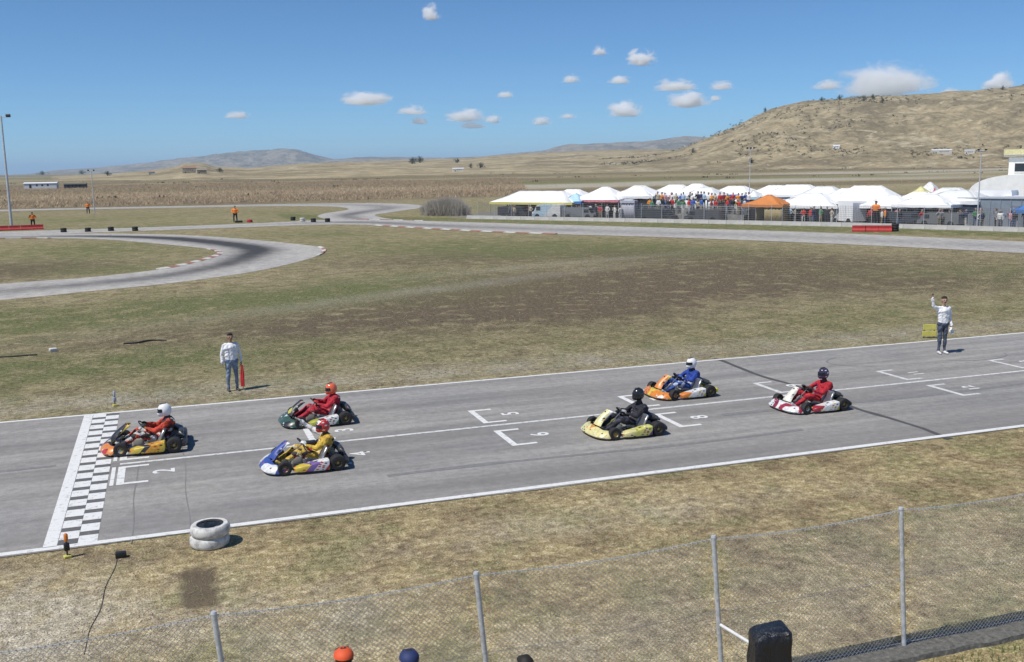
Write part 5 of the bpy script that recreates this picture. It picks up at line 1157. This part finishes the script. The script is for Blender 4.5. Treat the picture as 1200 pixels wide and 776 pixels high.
TREES = [tree_meshes(k) for k in range(4)]
def tree(loc, k, label, i, wide=1.0):
    e = empty('tree', loc, i*1.3, label, 'tree', 'dark trees on the hills and plain'); link('trunk', TREES[i % 4][0], e); link('crown', TREES[i % 4][1], e); e.scale = (k*wide, k*wide, k)
spots = [(897, 131, 1450, 1.5, .7, 'slim dark tree on the left shoulder of the flat-topped hill'), (963, 118, 1480, 1.3, 1, 'first dark tree from the left on the top edge of the flat-topped hill'), (984, 116, 1485, 1.5, 1, 'second dark tree from the left on the top edge of the flat-topped hill'), (1012, 117, 1470, 1.5, 1, 'third dark tree from the left on the top edge of the flat-topped hill'), (1023, 115, 1480, 1.4, 1, 'fourth dark tree from the left on the top edge of the flat-topped hill'), (1034, 120, 1450, 1.3, 1, 'dark tree just below the top edge of the flat-topped hill'), (1175, 104.5, 1480, 1.2, 1, 'lone dark tree far right on the hill skyline'), (812, 178, 1250, 1.2, 1, 'round dark tree at the left foot of the flat-topped hill'),
         (483, 191, 2350, 3.2, 1.5, 'left of the pair of broad dark trees on the middle skyline'), (492, 190, 2350, 3.2, 1.4, 'right of the pair of broad dark trees on the middle skyline'), (536, 190, 2300, 2.2, 1.3, 'dark tree right of the skyline pair'), (552, 196, 1700, 1.7, .8, 'dark tree near the pale shed on the plain'), (563, 196, 1650, 1.9, 1.4, 'bushy dark tree right of the pale shed on the plain'), (96, 204, 1500, 1.4, 1.4, 'dark tree on the far left plain'), (126, 205, 1400, 1.3, 1.5, 'second dark tree on the far left plain'), (50, 205, 1600, 1.4, 1.6, 'dark tree left of all others on the plain'), (258, 201, 1500, 1.4, 1.5, 'dark tree beside the stone farmhouse'), (880, 190, 900, .9, 1.3, 'small tree on the plain behind the spectator terrace')]
for i, (px, py, d_, k, wd, lb) in enumerate(spots): 
    q = None; yy = py
    while q is None and yy < py+14: q = on_land(px, yy+1.0); yy += .7
    k2 = k*(q.length/d_) if q else k
    tree((q.x, q.y, q.z-.3*k2), k2, lb, i, wd)

# ------------------------------------------------------------------ vegetation as stuff
def tufts(n, xs, ys, hmin, hmax, wmin, wmax, keep, mats, weights, name, label, cat, blades=3, spread=.05, lean=.5, zfun=None, seed=1):
    g = np.random.default_rng(seed); x = g.uniform(*xs, n); y = g.uniform(*ys, n); k = keep(x, y, g); x, y = x[k], y[k]; n = len(x)
    X = np.repeat(x, blades)+g.normal(0, spread, n*blades); Y = np.repeat(y, blades)+g.normal(0, spread, n*blades); m_ = n*blades
    H = g.uniform(hmin, hmax, m_); Wd = g.uniform(wmin, wmax, m_); a = g.uniform(0, 6.283, m_); la = g.uniform(0, 6.283, m_); le = H*lean*g.random(m_); Z = np.zeros(m_) if zfun is None else zfun(X, Y)
    V = np.empty((m_, 3, 3)); dx, dy = np.cos(a)*Wd/2, np.sin(a)*Wd/2
    V[:, 0] = np.stack([X-dx, Y-dy, Z-.01], -1); V[:, 1] = np.stack([X+dx, Y+dy, Z-.01], -1); V[:, 2] = np.stack([X+np.cos(la)*le, Y+np.sin(la)*le, Z+H], -1)
    mi = np.repeat(g.choice(len(mats), n, p=weights), blades)
    o = link(name, arr_mesh(name, V.reshape(-1, 3), np.arange(m_*3).reshape(-1, 3), mats, mi)); return tag(o, label, cat, None, 'stuff')
def blade(name, c):
    t = NT(name); f = t.noise(t.coord('Object'), .8, 4); cc = t.ramp(f, [(.3, tuple(x*.8 for x in c)), (.7, tuple(min(1, x*1.15) for x in c))]); t.out(cc, .9, 0, .1)
    tl = t.n('ShaderNodeBsdfTranslucent'); t.l(cc, tl.inputs[0]); mx = t.n('ShaderNodeMixShader'); mx.inputs[0].default_value = .45; t.l(t.b.outputs[0], mx.inputs[1]); t.l(tl.outputs[0], mx.inputs[2]); t.l(mx.outputs[0], t.t.nodes['Material Output'].inputs[0]); return t.m
S1 = blade('straw_pale', (.60, .52, .33)); S2 = blade('straw_brown', (.40, .32, .20)); S3 = blade('grass_green', (.20, .23, .09)); S4 = blade('straw_grey', (.46, .42, .32))
on_verge = lambda x, y, g: (np.abs(y-9.76) > .32) & (g.random(len(x)) < np.clip(.25+1.3*fbm(x/1.4, y/1.4, 4, 77)-.35, 0, 1)) & (x < 4+y*1.0) & (x > -8)
tufts(60000, (-6, 24), (8.4, 17.45), .01, .04, .006, .016, on_verge, [S1, S2, S4, S3], [.42, .26, .24, .08], 'dry_grass', 'short dry straw grass on the verge behind the fence', 'grass', 3, .03, 2.6, seed=3)
def roads_clear(x, y): return y > 28.25
inf_keep = lambda x, y, g: roads_clear(x, y) & (g.random(len(x)) < np.clip(1.6*fbm(x/4, y/4, 4, 55)-.35, 0, 1)) & (x > -.33*y-3) & (x < 1.05*y+6) & ~((y > 54) & (x < 12.5)) & ((x*.81+y*.58) < 76)
tufts(90000, (-16, 62), (28.3, 66), .015, .05, .02, .045, inf_keep, [S1, S2, S4, S3], [.26, .30, .24, .20], 'dry_grass', 'patchy dry grass covering the infield', 'grass', 2, .06, 2.4, seed=4)
tufts(700, (6.5, 16), (8.3, 9.4), .03, .10, .01, .03, lambda x, y, g: (x > 7.6) & (g.random(len(x)) < .9), [S3, S2], [.75, .25], 'weeds', 'green weeds in the near right corner before the concrete strip', 'weeds', 5, .05, .8, seed=6)
g_ = [(8.5, 10.75), (10.7, 10.55), (6.5, 14.2), (4.15, 13.0), (.0, 17.2), (5.0, 12.4)]
tufts(900, (-1, 12), (10, 18), .03, .11, .012, .03, lambda x, y, g: np.min(np.stack([np.hypot((x-a), (y-b)*1.4) for a, b in g_]), 0) < .16, [S3], [1.0], 'weeds', 'scattered small green weed clumps on the verge', 'weeds', 8, .04, .9, seed=8)
RB = [blade('reed_brown', (.62, .46, .30)), blade('reed_tan', (.70, .56, .37)), blade('reed_dark', (.48, .36, .24))]
def ground_z(X, Y):
    Dd = np.hypot(X, Y); return (fbm(X/90, Y/90, 3, 5)-.5)*sstep(190, 700, Dd)*3.0
tufts(150000, (-130, 220), (206, 520), .25, .7, .1, .3, lambda x, y, g: (x < .34*y+6) & (x > -.2*y-25) & (g.random(len(x)) < np.clip(.75+.9*(fbm(x/60, y/18, 3, 91)-.5), .1, 1)), RB, [.5, .32, .18], 'reed_field', 'wide belt of dry brown reeds beyond the circuit on the left', 'reeds', 2, .4, 1.1, ground_z, seed=9)
tufts(1800, (-200, 900), (210, 900), .3, .9, .5, 1.6, lambda x, y, g: g.random(len(x)) < sstep(.60, .72, fbm(x/60, y/25, 4, 101)), [mat('scrub_dark', (.12, .115, .07), .9, .3, .3), RB[2]], [.6, .4], 'scrub', 'low dark scrub scattered over the far plain', 'scrub', 6, 1.2, .4, ground_z, seed=10)
def pebbles(n, cx, cy, sx, sy, smin, smax, m, label, seed):
    g = np.random.default_rng(seed); x = g.normal(cx, sx, n); y = g.normal(cy, sy, n); k = (y < 17.5) & ((y < 9.4) | (y > 10.1)) & ~((np.abs(x-.12) < .5) & (np.abs(y-15.25) < 1.1)); x, y = x[k], y[k]; n = len(x); r_ = g.uniform(smin, smax, n)
    base = np.array([(1, 0, 0), (0, 1, 0), (-1, 0, 0), (0, -1, 0), (0, 0, .7), (0, 0, -.6)], float); Fb = np.array([(0, 1, 4), (1, 2, 4), (2, 3, 4), (3, 0, 4), (1, 0, 5), (2, 1, 5), (3, 2, 5), (0, 3, 5)])
    V = base[None]*r_[:, None, None]*g.uniform(.6, 1.4, (n, 6, 1)); a = g.uniform(0, 6.28, n); c_, s_ = np.cos(a)[:, None], np.sin(a)[:, None]
    V = np.stack([V[..., 0]*c_-V[..., 1]*s_+x[:, None], V[..., 0]*s_+V[..., 1]*c_+y[:, None], V[..., 2]+r_[:, None]*.25], -1)
    F = (Fb[None]+np.arange(n)[:, None, None]*6).reshape(-1, 3); return tag(link('gravel', arr_mesh('gravel', V.reshape(-1, 3), F, m)), label, 'gravel', None, 'stuff')
pebbles(2600, -2.6, 14.2, 1.7, 1.4, .006, .018, mat('pebble_pale', (.46, .43, .37), .9, .3, 5), 'pale gravel scattered over the left part of the verge', 31)
pebbles(2600, 6, 13.6, 5.5, 1.9, .007, .020, mat('pebble_tan', (.50, .45, .35), .9, .3, 5), 'small stones strewn along the verge behind the fence', 32)
# low scrub on the flat-topped hill
mv = np.empty(len(mesa.data.vertices)*3); mesa.data.vertices.foreach_get('co', mv); mv = mv.reshape(-1, 3); g = np.random.default_rng(44)
mv = mv[mv[:, 2] > 6]; den = fbm(mv[:, 0]/70, mv[:, 1]/70, 4, 61); mv = mv[g.random(len(mv)) < np.clip((den-.5)*1.6, 0, .5)]; mv = mv+np.c_[g.normal(0, 4, (len(mv), 2)), np.zeros(len(mv))]
n = len(mv); bl = 7; C_ = np.repeat(mv, bl, 0)+g.normal(0, .9, (n*bl, 3))*np.array([1, 1, .4]); V = C_[:, None, :]+g.normal(0, .75, (n*bl, 3, 3))*np.array([1, 1, .8])+np.array([0, 0, .3])
tag(link('scrub', arr_mesh('scrub', V.reshape(-1, 3), np.arange(n*bl*3).reshape(-1, 3), mat('scrub_olive', (.12, .11, .065), .9, .3, .2))), 'sparse low scrub dotted over the flat-topped hill', 'scrub', None, 'stuff')
# leafless grey thicket
g = np.random.default_rng(12); n = 16000; X = 35.5+np.clip(g.normal(0, 1.5, n), -3.1, 3.1); Y = 130.5-(X-32.6)*.55+g.normal(0, .9, n); H = np.clip(2.45+.7*(fbm(X*1.1, X*0+2, 3, 5)-.5)+g.normal(0, .3, n), .6, 3.3)*(1-.35*np.abs((X-35.5)/3.1)**3)
V = np.empty((n, 3, 3)); w = g.uniform(.008, .022, n); a = g.uniform(0, 6.28, n); z0 = H*g.uniform(0, .6, n)*(g.random(n) > .3)
V[:, 0] = np.stack([X-np.cos(a)*w, Y-np.sin(a)*w, z0], -1); V[:, 1] = np.stack([X+np.cos(a)*w, Y+np.sin(a)*w, z0], -1); V[:, 2] = np.stack([X+g.normal(0, .4, n), Y+g.normal(0, .4, n), H], -1)
th = empty('thicket', (35.3, 129, 0), 0, 'boxy leafless grey thicket left of the tents', 'shrub'); th.scale = (.86, .86, .86)
o = link('twigs', arr_mesh('twigs', V.reshape(-1, 3)-np.array([35.5, 129, 0]), np.arange(n*3).reshape(-1, 3), mat('twig_grey', (.46, .42, .36), .9, .25, .5)), th); o['kind'] = 'stuff'
b = MB()
for k in range(22):
    x = random.uniform(-2.7, 2.6); y = -(x+2.9)*.55+1.5; b.tube([(x, y, 0), (x+random.uniform(-.2, .2), y, 1.4), (x+random.uniform(-.4, .4), y, 2.4)], [.03, .022, .01], 5)
o = b.build('stems', mat('twig_grey', (.46, .42, .36)), th); o['kind'] = 'stuff'

# ------------------------------------------------------------------ clouds
t = NT('cloud_vapour'); tr_ = t.t; tr_.nodes.remove(t.b)
co = t.n('ShaderNodeTexCoord'); mp = t.n('ShaderNodeMapping'); t.l(co.outputs['Object'], mp.inputs[0]); oi = t.n('ShaderNodeObjectInfo')
cx = t.n('ShaderNodeCombineXYZ'); t.l(t.math('MULTIPLY', oi.outputs['Random'], 37.0), cx.inputs[0]); t.l(t.math('MULTIPLY', oi.outputs['Random'], 91.0), cx.inputs[1]); t.l(cx.outputs[0], mp.inputs['Location'])
ns = t.noise(mp.outputs[0], 1.7, 8, .68, .5); ln = t.n('ShaderNodeVectorMath', operation='LENGTH'); t.l(co.outputs['Object'], ln.inputs[0])
sx = t.n('ShaderNodeSeparateXYZ'); t.l(co.outputs['Object'], sx.inputs[0])
fall = t.math('SUBTRACT', 1.0, ln.outputs['Value'])
bot = t.math('MULTIPLY', t.math('MINIMUM', t.math('ADD', sx.outputs[2], .25), 0.0), 2.2)
dn = t.math('ADD', t.math('ADD', t.math('MULTIPLY', fall, .95), t.math('MULTIPLY', t.math('SUBTRACT', ns, .5), 2.3)), bot)
dn = t.math('POWER', t.math('MULTIPLY', t.math('SUBTRACT', dn, .22), 1.25, clamp=True), 1.5)
pv = t.n('ShaderNodeVolumePrincipled'); pv.inputs['Color'].default_value = (1, 1, 1, 1); pv.inputs['Anisotropy'].default_value = .0
at_ = t.n('ShaderNodeAttribute', attribute_name='thick', attribute_type='OBJECT')
t.l(t.math('MULTIPLY', dn, at_.outputs['Fac']), pv.inputs['Density']); t.l(pv.outputs[0], t.t.nodes['Material Output'].inputs['Volume'])
CM = t.m
b = MB(); b.ellipsoid((0, 0, 0), (1.0, 1.0, 1.0), 0, 24, 14); cme = b.mesh('cloud', CM, 180)
clouds = [(430, 118, 50, 16, 1), (278, 136, 26, 9, .45), (505, 18, 18, 18, .7), (483, 131, 28, 11, .6), (545, 138, 38, 15, 1), (578, 141, 18, 10, .6), (553, 148, 28, 8, .4), (492, 143, 18, 9, .5), (592, 112, 18, 8, .45), (703, 61, 15, 11, .5), (751, 71, 28, 18, 1), (669, 94, 18, 10, .4), (726, 95, 22, 10, .5), (634, 143, 20, 10, .6), (665, 137, 18, 6, .4), (732, 131, 34, 19, 1), (791, 102, 40, 13, .8), (808, 119, 44, 18, 1), (846, 102, 26, 10, .5), (838, 116, 12, 7, .4), (970, 101, 28, 11, .5), (1033, 101, 84, 34, 1.2), (1171, 98, 26, 18, .9), (1113, 108, 18, 7, .35)]
for i, (px, py, w, h, th_) in enumerate(clouds):
    az_, _ = sky_to(px, py, 1); el = (sky_to(px, py, 1000)[1]-CAM_H)/1000; dist = min(14000, 900/max(el, .02)); x, y, z = on_hill(px, dist, py); sl = dist*1.05
    o = link('cloud', cme); o.location = (x, y, z); rx = w*sl/1170/2*1.35; rz_ = h*sl/1170/2*1.6; o.scale = (rx, rx*.8, rz_); o.rotation_euler = (0, 0, -az_)
    o['thick'] = 24.0/rx*th_
    tag(o, 'x', 'cloud', 'small cumulus clouds')
names = ['wide flat white cloud left of centre above the far hill', 'faint small cloud lowest on the left side of the sky', 'small round cloud alone near the top of the sky', 'faint cloud right of the wide flat one', 'white cloud pair member, larger, left of centre low in the sky', 'small cloud touching the right of the larger low pair cloud', 'thin grey wisp under the low pair of clouds', 'small faint puff under the faint cloud right of the wide flat one', 'faint thin cloud right of centre-left at mid height', 'tiny faint puff upper middle of the sky', 'compact bright cloud upper right of centre', 'faint puff left of the compact bright cloud', 'faint cloud under the compact bright cloud', 'small low cloud near the centre', 'thin wisp between the small low cloud and the bright low cloud', 'bright low cloud right of centre', 'flat cloud above the bright cloud beside the hill shoulder', 'bright cloud just above the left hill shoulder', 'small faint cloud right of the flat one', 'tiny wisp right of the bright cloud by the hill shoulder', 'faint flat cloud left of the biggest cloud', 'biggest white cloud above the flat-topped hill', 'white cloud at the far right over the hill skyline', 'faint wisp on the skyline between the two right clouds']
for o, nm in zip([o for o in COL.objects if o.name.split('.')[0] == 'cloud'], names): o['label'] = nm

# ------------------------------------------------------------------ haze
t = NT('haze_air'); t.t.nodes.remove(t.b); pv = t.n('ShaderNodeVolumePrincipled'); pv.inputs['Color'].default_value = (.52, .74, 1.0, 1); pv.inputs['Density'].default_value = 7.0e-5; pv.inputs['Anisotropy'].default_value = .1
t.l(pv.outputs[0], t.t.nodes['Material Output'].inputs['Volume'])
b = MB(); b.box((2500, 16000, 140), (84000, 46000, 320)); o = b.build('haze', t.m, None, 0); tag(o, None, None, None, 'stuff')
